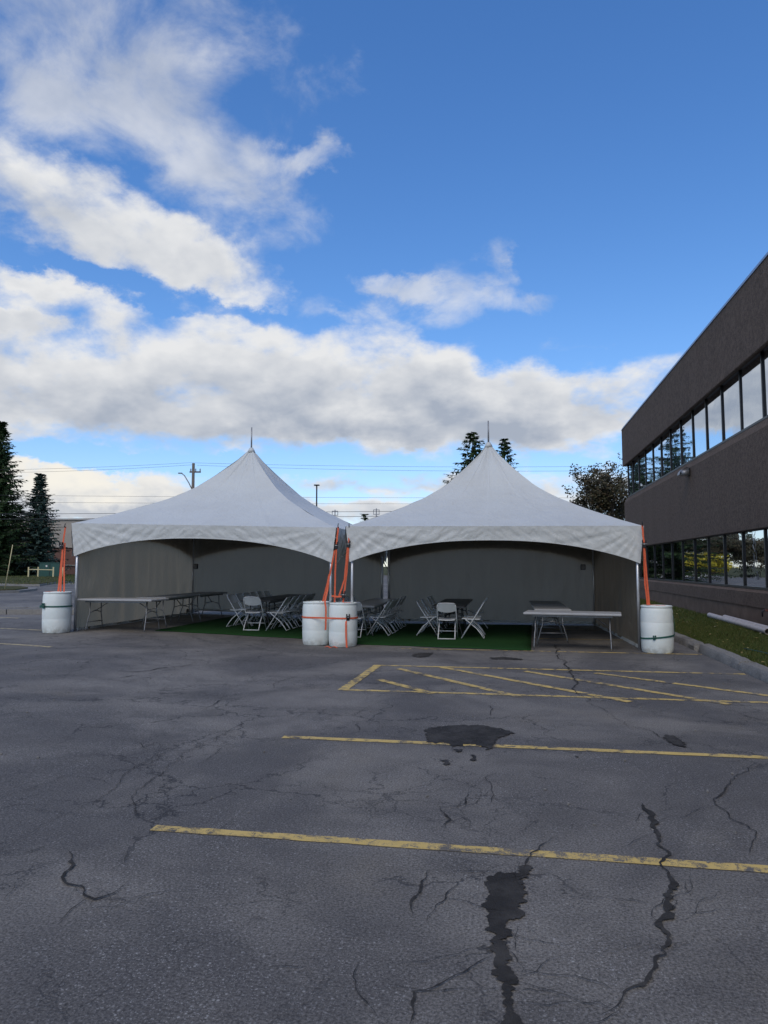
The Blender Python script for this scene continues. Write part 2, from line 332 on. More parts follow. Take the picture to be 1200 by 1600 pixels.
# ------------------------------------------------------------------ mesh helpers
class MB:
    def __init__(s): s.v = []; s.f = []
    def quad(s, a, b, c, d):
        k = len(s.v); s.v += [tuple(a), tuple(b), tuple(c), tuple(d)]; s.f.append((k, k+1, k+2, k+3)); return s
    def box(s, c, d, mtx=None, bev=0.0):
        x, y, z = d[0]/2, d[1]/2, d[2]/2; k = len(s.v); c = Vector(c)
        if bev <= 0:
            pts = [(-x,-y,-z),(x,-y,-z),(x,y,-z),(-x,y,-z),(-x,-y,z),(x,-y,z),(x,y,z),(-x,y,z)]
            fs = [(0,3,2,1),(4,5,6,7),(0,1,5,4),(1,2,6,5),(2,3,7,6),(3,0,4,7)]
        else:
            b = bev; pts = []
            for zz_, ins in ((-z, b), (-z+b, 0), (z-b, 0), (z, b)):
                X, Y = x-ins, y-ins; e = b if ins == 0 else b*0.6
                pts += [(-X+e,-Y,zz_),(X-e,-Y,zz_),(X,-Y+e,zz_),(X,Y-e,zz_),(X-e,Y,zz_),(-X+e,Y,zz_),(-X,Y-e,zz_),(-X,-Y+e,zz_)]
            fs = [tuple(reversed(range(8))), tuple(range(24, 32))]
            for r in range(3):
                for i in range(8): fs.append((r*8+i, r*8+(i+1) % 8, r*8+8+(i+1) % 8, r*8+8+i))
        for p in pts:
            p = Vector(p)
            if mtx is not None: p = mtx @ p
            s.v.append(tuple(c+p))
        s.f += [tuple(i+k for i in f) for f in fs]; return s
    def tube(s, pts, r, n=8, cap=True):
        pts = [Vector(p) for p in pts]; rr = r if isinstance(r, (list, tuple)) else [r]*len(pts)
        k0 = len(s.v); prev = None
        for i, p in enumerate(pts):
            d = (pts[min(i+1, len(pts)-1)]-pts[max(i-1, 0)])
            d = d.normalized() if d.length > 1e-9 else Vector((0, 0, 1))
            if prev is None:
                a = d.cross(Vector((0, 0, 1)));
                if a.length < 1e-3: a = d.cross(Vector((0, 1, 0)))
            else: a = prev - d*prev.dot(d)
            a.normalize(); prev = a; b = d.cross(a)
            for j in range(n):
                t = 2*math.pi*j/n; s.v.append(tuple(p+(a*math.cos(t)+b*math.sin(t))*rr[i]))
        for i in range(len(pts)-1):
            for j in range(n):
                s.f.append((k0+i*n+j, k0+i*n+(j+1) % n, k0+(i+1)*n+(j+1) % n, k0+(i+1)*n+j))
        if cap:
            s.f.append(tuple(k0+j for j in reversed(range(n)))); s.f.append(tuple(k0+(len(pts)-1)*n+j for j in range(n)))
        return s
    def lathe(s, prof, n=40, c=(0, 0, 0)):
        k0 = len(s.v)
        for r, z in prof:
            for j in range(n):
                t = 2*math.pi*j/n; s.v.append((c[0]+r*math.cos(t), c[1]+r*math.sin(t), c[2]+z))
        for i in range(len(prof)-1):
            for j in range(n): s.f.append((k0+i*n+j, k0+i*n+(j+1) % n, k0+(i+1)*n+(j+1) % n, k0+(i+1)*n+j))
        s.f.append(tuple(k0+j for j in reversed(range(n)))); s.f.append(tuple(k0+(len(prof)-1)*n+j for j in range(n)))
        return s
    def grid(s, fn, nu, nv):
        k = len(s.v)
        for j in range(nv+1):
            for i in range(nu+1): s.v.append(tuple(fn(i/nu, j/nv)))
        for j in range(nv):
            for i in range(nu):
                a = k+j*(nu+1)+i; s.f.append((a, a+1, a+nu+2, a+nu+1))
        return s
    def ribbon(s, pts, wdir, w_=0.045, th=0.004):
        """flat strap along pts, width along wdir"""
        k = len(s.v); wd = Vector(wdir).normalized(); pts = [Vector(p) for p in pts]
        for i, p in enumerate(pts):
            d = (pts[min(i+1, len(pts)-1)]-pts[max(i-1, 0)]).normalized(); ww = wd-d*wd.dot(d); ww.normalize(); nn = d.cross(ww)
            for a, b in ((-1, -1), (1, -1), (1, 1), (-1, 1)): s.v.append(tuple(p+ww*(a*w_/2)+nn*(b*th/2)))
        for i in range(len(pts)-1):
            for j in range(4): s.f.append((k+i*4+j, k+i*4+(j+1) % 4, k+i*4+4+(j+1) % 4, k+i*4+4+j))
        s.f.append((k+3, k+2, k+1, k)); e = k+(len(pts)-1)*4; s.f.append((e, e+1, e+2, e+3)); return s
    def mesh(s, name, m=None, smooth=False):
        me = bpy.data.meshes.new(name); me.from_pydata(s.v, [], s.f)
        if m: me.materials.append(M[m])
        if smooth: me.polygons.foreach_set('use_smooth', [True]*len(me.polygons))
        me.update(); return me
    def build(s, name, m, parent=None, smooth=False, loc=None):
        return link(name, s.mesh(name, m, smooth), parent, loc)
def link(name, me, parent=None, loc=None):
    o = bpy.data.objects.new(name, me); col.objects.link(o); o.parent = parent
    if loc is not None: o.location = loc
    return o
def autosmooth(o, ang=40):
    me = o.data; me.polygons.foreach_set('use_smooth', [True]*len(me.polygons))
    try: me.set_sharp_from_angle(angle=R(ang))
    except Exception: pass
    return o
def tag(o, label=None, cat=None, group=None, kind=None):
    if label: o['label'] = label
    if cat: o['category'] = cat
    if group: o['group'] = group
    if kind: o['kind'] = kind
    return o
def thing(name, label, cat, loc=(0, 0, 0), rz=0.0, group=None):
    o = bpy.data.objects.new(name, None); col.objects.link(o); o.location = loc; o.rotation_euler = (0, 0, rz); o.empty_display_size = 0.2
    return tag(o, label, cat, group)
def struct(o): o['kind'] = 'structure'; return o
def gz(u, v=0.0):
    t = min(max((-3.0-u)/6.5, 0.0), 1.0); return 0.19*t*t*(3-2*t)
def hash1(i): return math.sin(i*127.1+11.7)*43758.5453 % 1.0
def vnoise(x, y, seed=0):
    xi, yi = math.floor(x), math.floor(y); fx, fy = x-xi, y-yi
    h = lambda a, b: (math.sin(a*127.1+b*311.7+seed*74.7)*43758.5453) % 1.0
    fx, fy = fx*fx*(3-2*fx), fy*fy*(3-2*fy)
    return (h(xi, yi)*(1-fx)+h(xi+1, yi)*fx)*(1-fy)+(h(xi, yi+1)*(1-fx)+h(xi+1, yi+1)*fx)*fy

# ------------------------------------------------------------------ the ground
def sheet(name, us, vs, zoff, m, parent=None):
    b = MB()
    for v in vs:
        for u in us: b.v.append((u, v, gz(u, v)+zoff))
    n = len(us)
    for j in range(len(vs)-1):
        for i in range(n-1): b.f.append((j*n+i, j*n+i+1, (j+1)*n+i+1, (j+1)*n+i))
    return b.build(name, m, parent, True)
us0 = [-2500, -900, -300, -120]+[-60+i*1.0 for i in range(0, 62)]+[6, 12, 40, 150, 600, 2500]
struct(sheet('ground', us0, [-600, -100, -30, 0, 30, 60, 120, 300, 900, 3500], -0.12, 'lawn'))
lot = struct(sheet('parking_lot', [-140, -100, -60, -40]+[-30+i*0.5 for i in range(0, 67)]+[3.53], [-25, -5, 0, 5, 10, 15, 20, 30, 48, 70, 115], 0.0, 'asphalt'))

def stripe(u0, v0, u1, v1, width=0.105, m='paint', z=0.004, seed=0):
    a, b_ = Vector((u0, v0, 0)), Vector((u1, v1, 0)); L = (b_-a).length; d = (b_-a)/L; nrm = Vector((-d.y, d.x, 0))
    n = max(2, int(L/0.12)); b = MB()
    for i in range(n+1):
        c = a+d*(L*i/n)
        for sgn in (-1, 1):
            j = (vnoise(i*0.9, sgn*3.3+seed*7.1, seed)-0.5)*0.016
            p = c+nrm*(sgn*width/2+j); b.v.append((p.x, p.y, gz(p.x)+z))
    for i in range(n): b.f.append((2*i, 2*i+2, 2*i+3, 2*i+1))
    return b.build('painted_line', m, lot)
def pp(x, y, z=0.0): p = onz(x, y, z); return (p.x, p.y)
SQ = 1.0
lines = [(-2.19, 4.235, 3.5, 4.235), (-2.13, 6.64, 3.5, 6.64), (-2.15, 9.27, 3.5, 9.27), (-2.12, 11.62, 3.5, 11.62), (-2.1, 14.07, 3.5, 14.05), (-1.9, 16.5, 3.5, 16.5), (-2, 18.95, 3.5, 18.95), (-2.2, 1.75, 3.5, 1.75)]
for i, l in enumerate(lines): stripe(*l, width=(0.092 if i == 0 else 0.10) if i < 4 else 0.08, seed=i)
def pstripe(x0, y0, x1, y1, **k):
    a = pp(x0, y0); b = pp(x1, y1); stripe(a[0], a[1], b[0], b[1], z=0.0055, **k)
stripe(-2.16, 9.22, -2.12, 11.66, z=0.0055, width=0.13, seed=20)
for i, (a, b) in enumerate([((592, 1062), (676, 1084)), ((622, 1045), (812, 1089)), ((690, 1043), (985, 1097)), ((820, 1049), (1140, 1101)), ((930, 1052), (1205, 1088))]):
    pstripe(*a, *b, width=0.115, seed=30+i)
for i, (a, b, zz_) in enumerate([((-60, 1005), (80, 1011), .17), ((-80, 978), (66, 985), .19), ((-80, 961), (30, 966), .19)]):
    p = onz(a[0], a[1], zz_); q = onz(b[0], b[1], zz_); stripe(p.x, p.y, q.x, q.y, width=0.11, m='paint_faded', seed=50+i)

# cracks and dark filled patches, laid over the paint
def crack(pts, widths, seed, z=0.009, sc=1.0):
    """pts in photo pixels on the asphalt; widths in millimetres"""
    P3 = [onz(x, y, 0.0) for x, y in pts]
    if any(p.x < -3 for p in P3): P3 = [onz(x, y, gz(p.x)) for (x, y), p in zip(pts, P3)]
    path = []; ws = []
    for i in range(len(P3)-1):
        L = (P3[i+1]-P3[i]).length; n = max(2, int(L/0.022))
        for k in range(n):
            t = k/n; path.append(P3[i].lerp(P3[i+1], t)); ws.append(widths[i]*(1-t)+widths[i+1]*t)
    path.append(P3[-1]); ws.append(widths[-1])
    b = MB(); n = len(path)
    for i, p in enumerate(path):
        d = path[min(i+1, n-1)]-path[max(i-1, 0)]; d.normalize(); nr = Vector((-d.y, d.x, 0))
        off = (vnoise(i*0.45, seed, 3)-0.5)*0.030+(vnoise(i*0.16, seed, 5)-0.5)*0.07+(vnoise(i*0.05, seed, 6)-0.5)*0.10
        for sgn in (-1, 1):
            jw = ws[i]/1000*0.42*(0.15+1.5*vnoise(i*0.9, seed+sgn*9.1, 8)**1.5)*min(1.0, 0.12+i/7, 0.12+(n-1-i)/7)
            q = p+nr*(off+sgn*jw); b.v.append((q.x, q.y, gz(q.x)+z))
    for i in range(n-1): b.f.append((2*i, 2*i+2, 2*i+3, 2*i+1))
    return b.build('crack', 'tar', lot)
def patch(pts, seed, z=0.0075):
    P3 = [onz(x, y, 0.0) for x, y in pts]; out = []
    n = len(P3)
    for i in range(n):
        a, c = P3[i], P3[(i+1) % n]; L = (c-a).length; k = max(1, int(L/0.014)); d = (c-a)
        nr = Vector((-d.y, d.x, 0)).normalized() if d.length > 1e-6 else Vector()
        for q in range(k):
            t = q/k; p = a.lerp(c, t)+nr*((vnoise(i*3.1+q*0.35, seed, 2)-0.5)*0.045+(vnoise(i*5.7+q*1.1, seed, 4)-0.5)*0.030); out.append((p.x, p.y, gz(p.x)+z))
    me = bpy.data.meshes.new('dark_patch'); me.from_pydata(out, [], [tuple(range(len(out)))]); me.materials.append(M['tar'])
    import bmesh
    bm = bmesh.new(); bm.from_mesh(me); bmesh.ops.triangulate(bm, faces=bm.faces[:])
    for f in bm.faces:
        if f.normal.z < 0: f.normal_flip()
    bm.to_mesh(me); bm.free()
    return link('dark_patch', me, lot)
def c4(l): return [(600+x/2, 1300+y/2) for x, y in l]
def c2(l): return [(600+x/2, 1000+y/2) for x, y in l]
def c3(l): return [(x/2, 1300+y/2) for x, y in l]
def c1(l): return [(x/2, 1000+y/2) for x, y in l]
patch(c4([(350,135),(420,132),(428,108),(460,115),(450,145),(425,152),(435,190),(430,240),(425,275),(375,285),(392,325),(370,340),(400,395),(384,405),(430,475),(405,482),(420,560),(430,640),(380,640),(380,560),(385,540),(340,430),(345,400),(330,370),(348,350),(330,300),(340,285),(318,262),(310,235),(315,190),(330,150)]), 1)
patch(c2([(130,280),(180,272),(240,268),(300,268),(370,280),(405,292),(350,308),(340,330),(325,346),(305,332),(260,326),(215,338),(190,325),(140,322),(132,300)]), 2)
patch(c2([(870,298),(905,300),(930,315),(948,336),(915,334),(885,318)]), 3)
patch(c2([(90,46),(115,40),(152,43),(140,52),(112,56),(92,53)]), 4)
patch(c2([(332,56),(380,54),(432,60),(428,64),(380,62),(340,61)]), 5)
patch(c2([(215,344),(250,344),(240,350),(222,350)]), 6); patch(c2([(185,376),(200,376),(198,392),(188,390)]), 7); patch(c2([(270,360),(282,360),(280,380),(272,378)]), 8)
patch(c2([(596,366),(614,366),(612,370),(598,370)]), 9)
K = 0
for pts, ws in [
    (c4([(440,112),(462,88),(480,45),(520,12)]), (40, 20, 12, 6)),
    (c4([(345,405),(260,420),(205,450),(150,470),(80,500),(85,570),(70,610)]), (16, 14, 5, 14, 12, 22, 20)),
    (c4([(430,285),(470,310),(485,340)]), (8, 6, 4)),
    (c2([(820,515),(835,560),(858,602)]) + c4([(880,50),(905,140),(922,172),(885,230),(900,290),(908,330),(900,390),(820,440),(740,490),(700,540),(665,590)]), (55, 50, 35, 22, 16, 55, 60, 70, 40, 14, 34, 20, 8, 5)),
    (c2([(1180,380),(1085,440),(1060,485),(1050,510),(1090,560),(1150,600),(1145,680)]), (6, 10, 22, 12, 12, 10, 6)),
    (c2([(535,15),(548,50),(572,92),(598,140),(622,180)]), (50, 22, 40, 26, 18)),
    (c2([(622,180),(700,230),(760,270),(860,295),(975,355)]), (10, 6, 6, 14, 10)),
    (c2([(150,520),(185,545),(205,565),(198,592)]), (10, 16, 26, 10)),
    (c2([(185,525),(238,512),(250,470)]), (10, 14, 6)), (c2([(310,520),(345,480),(330,460)]), (8, 8, 4)),
    (c2([(305,240),(325,220),(318,200)]), (8, 14, 5)), (c2([(80,310),(20,300),(-60,295)]), (10, 8, 4)), (c2([(180,272),(150,262),(90,275)]), (8, 7, 4)),
    (c4([(200,5),(212,25)]), (6, 8)), (c4([(85,270),(100,215),(125,170),(140,120)]), (16, 18, 22, 5)), (c4([(175,290),(185,240),(215,210),(205,140)]), (8, 10, 14, 10)),
    (c3([(205,55),(245,95),(240,150),(305,195),(375,155)]), (6, 26, 24, 18, 8)), (c3([(305,195),(250,225),(185,270),(130,310)]), (12, 8, 9, 4)), (c3([(305,195),(390,205)]), (8, 3)),
    (c3([(40,70),(100,55),(150,42)]), (6, 30, 6)), (c3([(-10,212),(20,190),(42,150)]), (18, 10, 4)), (c3([(815,418),(900,408),(990,398)]), (4, 7, 10)), (c3([(1090,345),(1150,335)]), (10, 8)),
    (c3([(1130,400),(1108,460),(1160,520),(1200,590)]), (5, 8, 7, 6)), (c3([(545,355),(575,320)]), (10, 6)), (c3([(370,60),(400,105)]), (6, 12)),
    (c1([(230,545),(340,470),(385,420),(500,350),(570,345),(640,312),(760,265),(870,215)]), (5, 8, 9, 10, 9, 7, 6, 4)), (c1([(420,560),(432,500),(455,450),(510,415),(560,405)]), (8, 9, 9, 14, 4)),
    (c1([(600,400),(660,370),(720,320)]), (4, 8, 4)), (c1([(500,420),(560,370),(590,345)]), (6, 8, 4)), (c1([(1090,250),(1125,262),(1135,285)]), (6, 8, 24)), (c1([(1105,240),(1180,190)]), (7, 4)), (c1([(900,245),(965,222)]), (6, 10)),
    (c1([(340,100),(460,95),(620,72)]), (10, 40, 12)), (c1([(370,118),(440,108)]), (40, 20)), (c1([(840,155),(890,125),(930,112)]), (10, 14, 8)), (c1([(0,500),(130,460),(230,430),(330,400)]), (4, 7, 7, 4)), (c1([(690,600),(710,580),(730,560)]), (12, 8, 4)),
    (c1([(390,330),(440,322),(480,345)]), (6, 10, 5)), (c1([(100,170),(240,162)]), (5, 5)), (c1([(630,220),(690,190),(760,180)]), (8, 20, 6)), (c1([(140,105),(300,70)]), (6, 5)),
]:
    K += 1; crack(pts, ws, K*3.7)

def offshoots(pts, n, seed, L=0.35):
    rg = random.Random(seed)
    for k in range(n):
        i = rg.randrange(len(pts)-1); t = rg.random(); x = pts[i][0]*(1-t)+pts[i+1][0]*t; y = pts[i][1]*(1-t)+pts[i+1][1]*t
        a = rg.uniform(0, 6.283); q = [(x, y)]; sc = (y-885)/3.2*L
        for j in range(rg.choice((2, 3))):
            a += rg.uniform(-.7, .7); x += math.cos(a)*sc; y += math.sin(a)*sc*0.35; q.append((x, y))
        crack(q, [rg.uniform(5, 10)]+[rg.uniform(3, 7) for _ in q[1:-1]]+[2], seed*10+k)
offshoots(c4([(350,140),(320,230),(335,350),(360,460),(385,560)]), 9, 3)
offshoots(c4([(435,140),(430,250),(385,350),(420,480)]), 8, 4)
offshoots(c2([(820,515),(858,602)])+c4([(905,140),(890,250),(905,340),(800,450),(680,580)]), 12, 5)
offshoots(c2([(140,300),(240,330),(330,330),(400,292)]), 9, 6, 0.25)
offshoots(c3([(205,55),(245,120),(305,195),(200,260)]), 7, 7)
offshoots(c1([(230,545),(385,420),(500,350),(640,312),(760,265)]), 10, 8)
offshoots(c2([(150,520),(200,560),(330,470)]), 6, 9)
# ------------------------------------------------------------------ kerb, lawn, far-left islands
kerb = struct(thing('kerb', None, None))
v = 2.0; i = 0
while v < 48:
    L = (2.4, 3.1, 1.9, 2.7)[i % 4]*(0.9+0.2*hash1(i)); a0 = v+0.012; a1 = v+L-0.012
    off = (hash1(i*3+1)-0.5)*0.05; tl = (hash1(i*5+2)-0.5)*0.015
    nseg = max(6, int(L/0.16)); b = MB()
    prof = [(0.0, -0.1), (0.004, 0.085), (0.035, 0.135), (0.20, 0.145), (0.225, 0.12), (0.23, -0.1)]
    for s_ in range(nseg+1):
        vv = a0+(a1-a0)*s_/nseg
        for q, (pu, pz) in enumerate(prof):
            chip = 0.0
            if q in (1, 2): chip = max(0.0, vnoise(vv*2.3, i*1.7+q*0.2, 4)-0.60)*0.20
            e = 0.0
            if s_ in (0, nseg): e = 0.02 if q in (2, 3) else 0.0
            b.v.append((3.54+off+tl*(vv-a0)+pu+chip, vv+(0.02 if s_ == 0 and q in (2, 3) else (-0.02 if s_ == nseg and q in (2, 3) else 0)), pz-chip*0.6-e+(vnoise(vv*5, q, 6)-0.5)*0.012+(hash1(i*7)-0.5)*0.02))
    m_ = len(prof)
    for s_ in range(nseg):
        for q in range(m_-1): b.f.append((s_*m_+q, (s_+1)*m_+q, (s_+1)*m_+q+1, s_*m_+q+1))
    b.f.append(tuple(range(m_))); b.f.append(tuple(reversed(range(nseg*m_, nseg*m_+m_))))
    autosmooth(b.build('kerb_stone', 'kerb', kerb), 35); v += L; i += 1
def lawn_z(u, v): return 0.10+0.025*min(1, max(0, (u-3.75)/1.2))+(vnoise(u*1.3, v*1.3, 1)-0.5)*0.05
b = MB(); b.grid(lambda s_, t: (3.72+s_*2.42, -6+t*58, lawn_z(3.72+s_*2.42, -6+t*58)), 10, 150)
lawn = struct(b.build('lawn', 'lawn', None, True))
def blades(name, n, area, zfn, h=(0.03, 0.075), wd=0.006, parent=None, m='grass'):
    u = NR.uniform(area[0], area[1], n); vv = NR.uniform(area[2], area[3], n)
    z = np.array([zfn(a, c) for a, c in zip(u, vv)]); th = NR.uniform(0, 6.28, n); hh = NR.uniform(*h, n); lean = NR.uniform(0.1, 0.9, n)*hh; lt = NR.uniform(0, 6.28, n)
    V = np.zeros((n, 3, 3)); V[:, 0] = np.stack([u-np.cos(th)*wd, vv-np.sin(th)*wd, z-0.005], 1); V[:, 1] = np.stack([u+np.cos(th)*wd, vv+np.sin(th)*wd, z-0.005], 1); V[:, 2] = np.stack([u+np.cos(lt)*lean, vv+np.sin(lt)*lean, z+hh], 1)
    me = bpy.data.meshes.new(name); me.from_pydata(V.reshape(-1, 3).tolist(), [], np.arange(n*3).reshape(-1, 3).tolist()); me.materials.append(M[m]); return link(name, me, parent)
tag(blades('lawn_grass', 60000, (3.77, 5.98, 9, 20), lawn_z), 'short patchy green grass on the lawn beside the brown building', 'grass', kind='stuff')
tag(blades('lawn_grass', 22000, (3.77, 5.98, 20, 40), lawn_z, (0.04, 0.09), 0.010), 'short grass further along the wall of the brown building', 'grass', kind='stuff')
b = MB()
for k in range(420):
    u, vv = rng.uniform(3.6, 5.95), 9+rng.random()**1.2*22; z = lawn_z(u, vv)+rng.uniform(0.02, 0.05); a = rng.uniform(0, 6.28); s_ = rng.uniform(0.018, 0.045)
    m3 = Matrix.Rotation(a, 3, 'Z') @ Matrix.Rotation(rng.uniform(-.6, .6), 3, 'X')
    c = Vector((u, vv, z)); pts = [m3 @ Vector(p) for p in ((-s_, 0, 0), (0, -s_*.6, .004), (s_*1.1, 0, 0), (0, s_*.6, .006))]; b.quad(*[c+p for p in pts])
tag(b.build('fallen_leaves', 'leaves'), 'pale fallen leaves scattered over the lawn by the kerb', 'leaves', kind='stuff')
b = MB()
for k in range(260):
    u, vv = rng.uniform(-9, 3.4), 3+rng.random()**0.8*12; s_ = rng.uniform(0.004, 0.014); a = rng.uniform(0, 6.28); m3 = Matrix.Rotation(a, 3, 'Z'); c = Vector((u, vv, gz(u)+s_*0.4+0.003))
    b.box(c, (s_*1.4, s_, s_*0.8), m3)
tag(b.build('loose_grit', 'kerb'), 'tiny stones and grit lying on the asphalt', 'gravel', kind='stuff')
# left islands
def prism(name, pts, z0, z1, m, parent=None):
    b = MB(); n = len(pts)
    for z in (z0, z1):
        for p in pts: b.v.append((p[0], p[1], z))
    b.f.append(tuple(range(n, 2*n))); b.f.append(tuple(reversed(range(n))))
    for i in range(n): b.f.append((i, (i+1) % n, n+(i+1) % n, n+i))
    return b.build(name, m, parent)
isl = struct(thing('traffic_island', None, None))
c = onz(-60, 960, 0.19); dirr = Vector((RT.x, RT.y, 0)); nrm = Vector((-RT.y, RT.x, 0))
for k in range(5):
    a = c+dirr*(k*1.35); bq = a+dirr*1.32
    prism('kerb_stone', [(p.x, p.y) for p in (a, bq, bq+nrm*0.28, a+nrm*0.28)], 0.05, 0.34+(hash1(k)-0.5)*0.02, 'kerb', isl)
    prism('kerb_stone', [(p.x, p.y) for p in (a+nrm*1.1, bq+nrm*1.1, bq+nrm*1.35, a+nrm*1.35)], 0.05, 0.335, 'kerb', isl)
prism('island_soil', [(p.x, p.y) for p in (c+nrm*0.285, c+dirr*6.7+nrm*0.285, c+dirr*6.7+nrm*1.095, c+nrm*1.095)], 0.0, 0.315, 'asphalt', isl)
def far_island(pix, m_kerb, zk, grass=True):
    pts = [onz(x, y, 0.19) for x, y in pix]; cen = sum(pts, Vector())/len(pts)
    o = struct(prism('grass_verge_kerb', [(p.x, p.y) for p in pts], 0.1, 0.19+zk, m_kerb))
    ins = [p+(cen-p).normalized()*0.5 for p in pts]
    prism('verge_grass', [(p.x, p.y) for p in ins], 0.15, 0.19+zk+0.05, 'lawn', o)
    return o
far_island([(-160, 928), (-60, 928.5), (30, 926), (56, 923), (58, 921.5), (40, 919.5), (-60, 919), (-160, 919)], 'kerb', 0.12)
far_island([(-300, 909), (0, 914.5), (30, 915.5), (62, 916), (90, 911.5), (140, 909), (230, 908), (300, 895), (-300, 895)], 'kerb', 0.14)
gA = onz(-120, 900, .33); 

# ------------------------------------------------------------------ brown office building
UB = 6.0; V0, V1 = -14.0, 38.3
bld = thing('office_building', 'brown two-storey concrete office building with two ribbon windows along the right', 'building', (0, 0, 0))
def strip_profile(prof, v0, v1, m, name, nv=1, cap=True, back=None):
    b = MB(); n = len(prof)
    for j in range(nv+1):
        v = v0+(v1-v0)*j/nv
        for u, z in prof: b.v.append((u, v, z))
    for j in range(nv):
        for i in range(n-1): b.f.append((j*n+i, j*n+i+1, (j+1)*n+i+1, (j+1)*n+i))
    b.f.append(tuple(range(n))); b.f.append(tuple(reversed(range(nv*n, nv*n+n))))
    return b.build(name, m, bld)
ID = 14.0   # depth of the building
strip_profile([(UB+ID, -0.2), (UB+0.03, -0.2), (UB+0.03, 0.62), (UB+ID, 0.62), (UB+ID, -0.2)], V0, V1, 'concbase', 'foundation')
strip_profile([(UB+ID, 0.62), (UB, 0.62), (UB, 0.98), (UB+0.16, 1.05), (UB+ID, 1.05), (UB+ID, 0.62)], V0, V1, 'conc', 'wall_base')
o = strip_profile([(UB+ID, 2.58), (UB+0.24, 2.58), (UB+0.02, 2.53), (UB, 2.55), (UB, 4.90), (UB+0.16, 5.16), (UB+ID, 5.16), (UB+ID, 2.58)], V0, V1, 'conc', 'wall_band')
o = strip_profile([(UB+ID, 6.90), (UB+0.30, 6.90), (UB-0.02, 6.78), (UB-0.05, 6.80), (UB-0.05, 8.70), (UB+0.02, 8.80), (UB+ID, 8.80), (UB+ID, 6.90)], V0, V1, 'conc', 'parapet')
strip_profile([(UB-0.075, 8.705), (UB+0.01, 8.87), (UB+0.4, 8.90), (UB+0.4, 8.82), (UB+0.012, 8.825), (UB-0.04, 8.705), (UB-0.075, 8.705)], V0-0.02, V1+0.02, 'coping', 'coping')
def band_windows(z0, z1, u, vend, sp, first, tilt=0.0):
    # frame rails
    MBh = MB(); MBh.box((u+0.03, (V0+vend)/2, z0+0.03), (0.09, vend-V0, 0.06)); MBh.build('window_rail', 'frame', bld)
    MBh = MB(); MBh.box((u+0.03, (V0+vend)/2, z1-0.03), (0.09, vend-V0, 0.06)); MBh.build('window_rail', 'frame', bld)
    mul = MB().box((0, 0, 0), (0.07, 0.062, z1-z0-0.12)).mesh('mullion', 'frame')
    v = first; vs = []
    while v < vend-0.05: vs.append(v); v += sp
    v = first-sp
    while v > V0+0.1: vs.append(v); v -= sp
    vs = sorted(vs)
    for v in vs:
        link('mullion', mul, bld, (u+0.028, v, (z0+z1)/2))
    edges = [V0]+vs+[vend]
    pane = None
    for i in range(len(edges)-1):
        a, c = edges[i]+0.038, edges[i+1]-0.038
        if c-a < 0.05: continue
        tl = (hash1(i*3+z0)-0.5)*0.010; tz = (hash1(i*7+z0+2)-0.5)*0.008
        b = MB(); b.grid(lambda s_, t: (u+0.03+tl*(s_-0.5)*(c-a)+tz*(t-0.5), a+(c-a)*s_, z0+0.06+(z1-z0-0.12)*t), 1, 1); b.build('window_pane', 'glass', bld)
band_windows(5.16, 6.90, UB+0.16, V1-0.25, 1.66, 18.35)
band_windows(1.05, 2.58, UB+0.14, V1-0.25, 1.66, 18.55)
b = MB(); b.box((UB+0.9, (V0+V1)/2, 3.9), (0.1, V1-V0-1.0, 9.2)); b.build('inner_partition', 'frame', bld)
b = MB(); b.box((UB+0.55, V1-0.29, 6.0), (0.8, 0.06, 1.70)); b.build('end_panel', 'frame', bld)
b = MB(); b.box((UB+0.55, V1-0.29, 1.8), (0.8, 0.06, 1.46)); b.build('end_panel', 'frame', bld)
# wall lamp
lp = thing('wall_lamp', 'small dark floodlight fixed high on the brown wall between the window bands', 'lamp', (UB, 24.9, 4.62))
MB().box((-0.02, 0, 0.12), (0.05, 0.26, 0.26), None, 0.01).build('bracket', 'black', lp)
b = MB(); b.grid(lambda s_, t: (-0.045-0.30*math.sin(t*1.57), (s_-0.5)*0.36, 0.04+0.24*math.cos(t*1.57)), 4, 8)
k = len(b.v); b.box((-0.17, -0.175, 0.10), (0.24, 0.01, 0.16)); b.box((-0.17, 0.175, 0.10), (0.24, 0.01, 0.16)); b.build('lamp_housing', 'galv', lp, True)
MB().box((-0.17, 0, 0.035), (0.25, 0.33, 0.012)).build('lens', 'whitesign', lp)
# standpipe at the wall
sp = thing('standpipe', 'short red-brown pipe with a valve sticking out of the brown wall at the right edge', 'pipe', (UB, 17.95, 0.55))
MB().tube([(0, 0, 0.05), (-0.14, 0, 0.05), (-0.17, 0, 0.02), (-0.17, 0, -0.10)], 0.02, 8).build('pipe', 'black', sp, True)
MB().tube([(-0.10, -0.13, 0.05), (-0.10, 0.10, 0.05)], 0.022, 8).build('valve_handle', 'rust', sp, True)
# two pale pipes lying on the lawn
def pipe(label, p0, p1, r):
    a, c = Vector(p0), Vector(p1); d = c-a
    o = thing('drain_pipe', label, 'pipe', a, 0, 'pale pipes on the lawn')
    b = MB(); n = 18; k0 = 0
    for rr in (r, r*0.88):
        for p in (Vector((0, 0, 0)), d):
            s1 = d.normalized().cross(Vector((0, 0, 1))).normalized(); s2 = s1.cross(d.normalized())
            for j in range(n): t = 6.28318*j/n; b.v.append(tuple(p+(s1*math.cos(t)+s2*math.sin(t))*rr))
    for j in range(n):
        q = (j+1) % n
        b.f.append((j, q, n+q, n+j)); b.f.append((2*n+j, 3*n+j, 3*n+q, 2*n+q)); b.f.append((j, 2*n+j, 2*n+q, q)); b.f.append((n+j, n+q, 3*n+q, 3*n+j))
    autosmooth(b.build('pipe_wall', 'pvc', o), 40)
pipe('long pale plastic pipe on the lawn, the one nearer the kerb', (5.52, 16.7, 0.215), (5.70, 21.9, 0.225), 0.07)
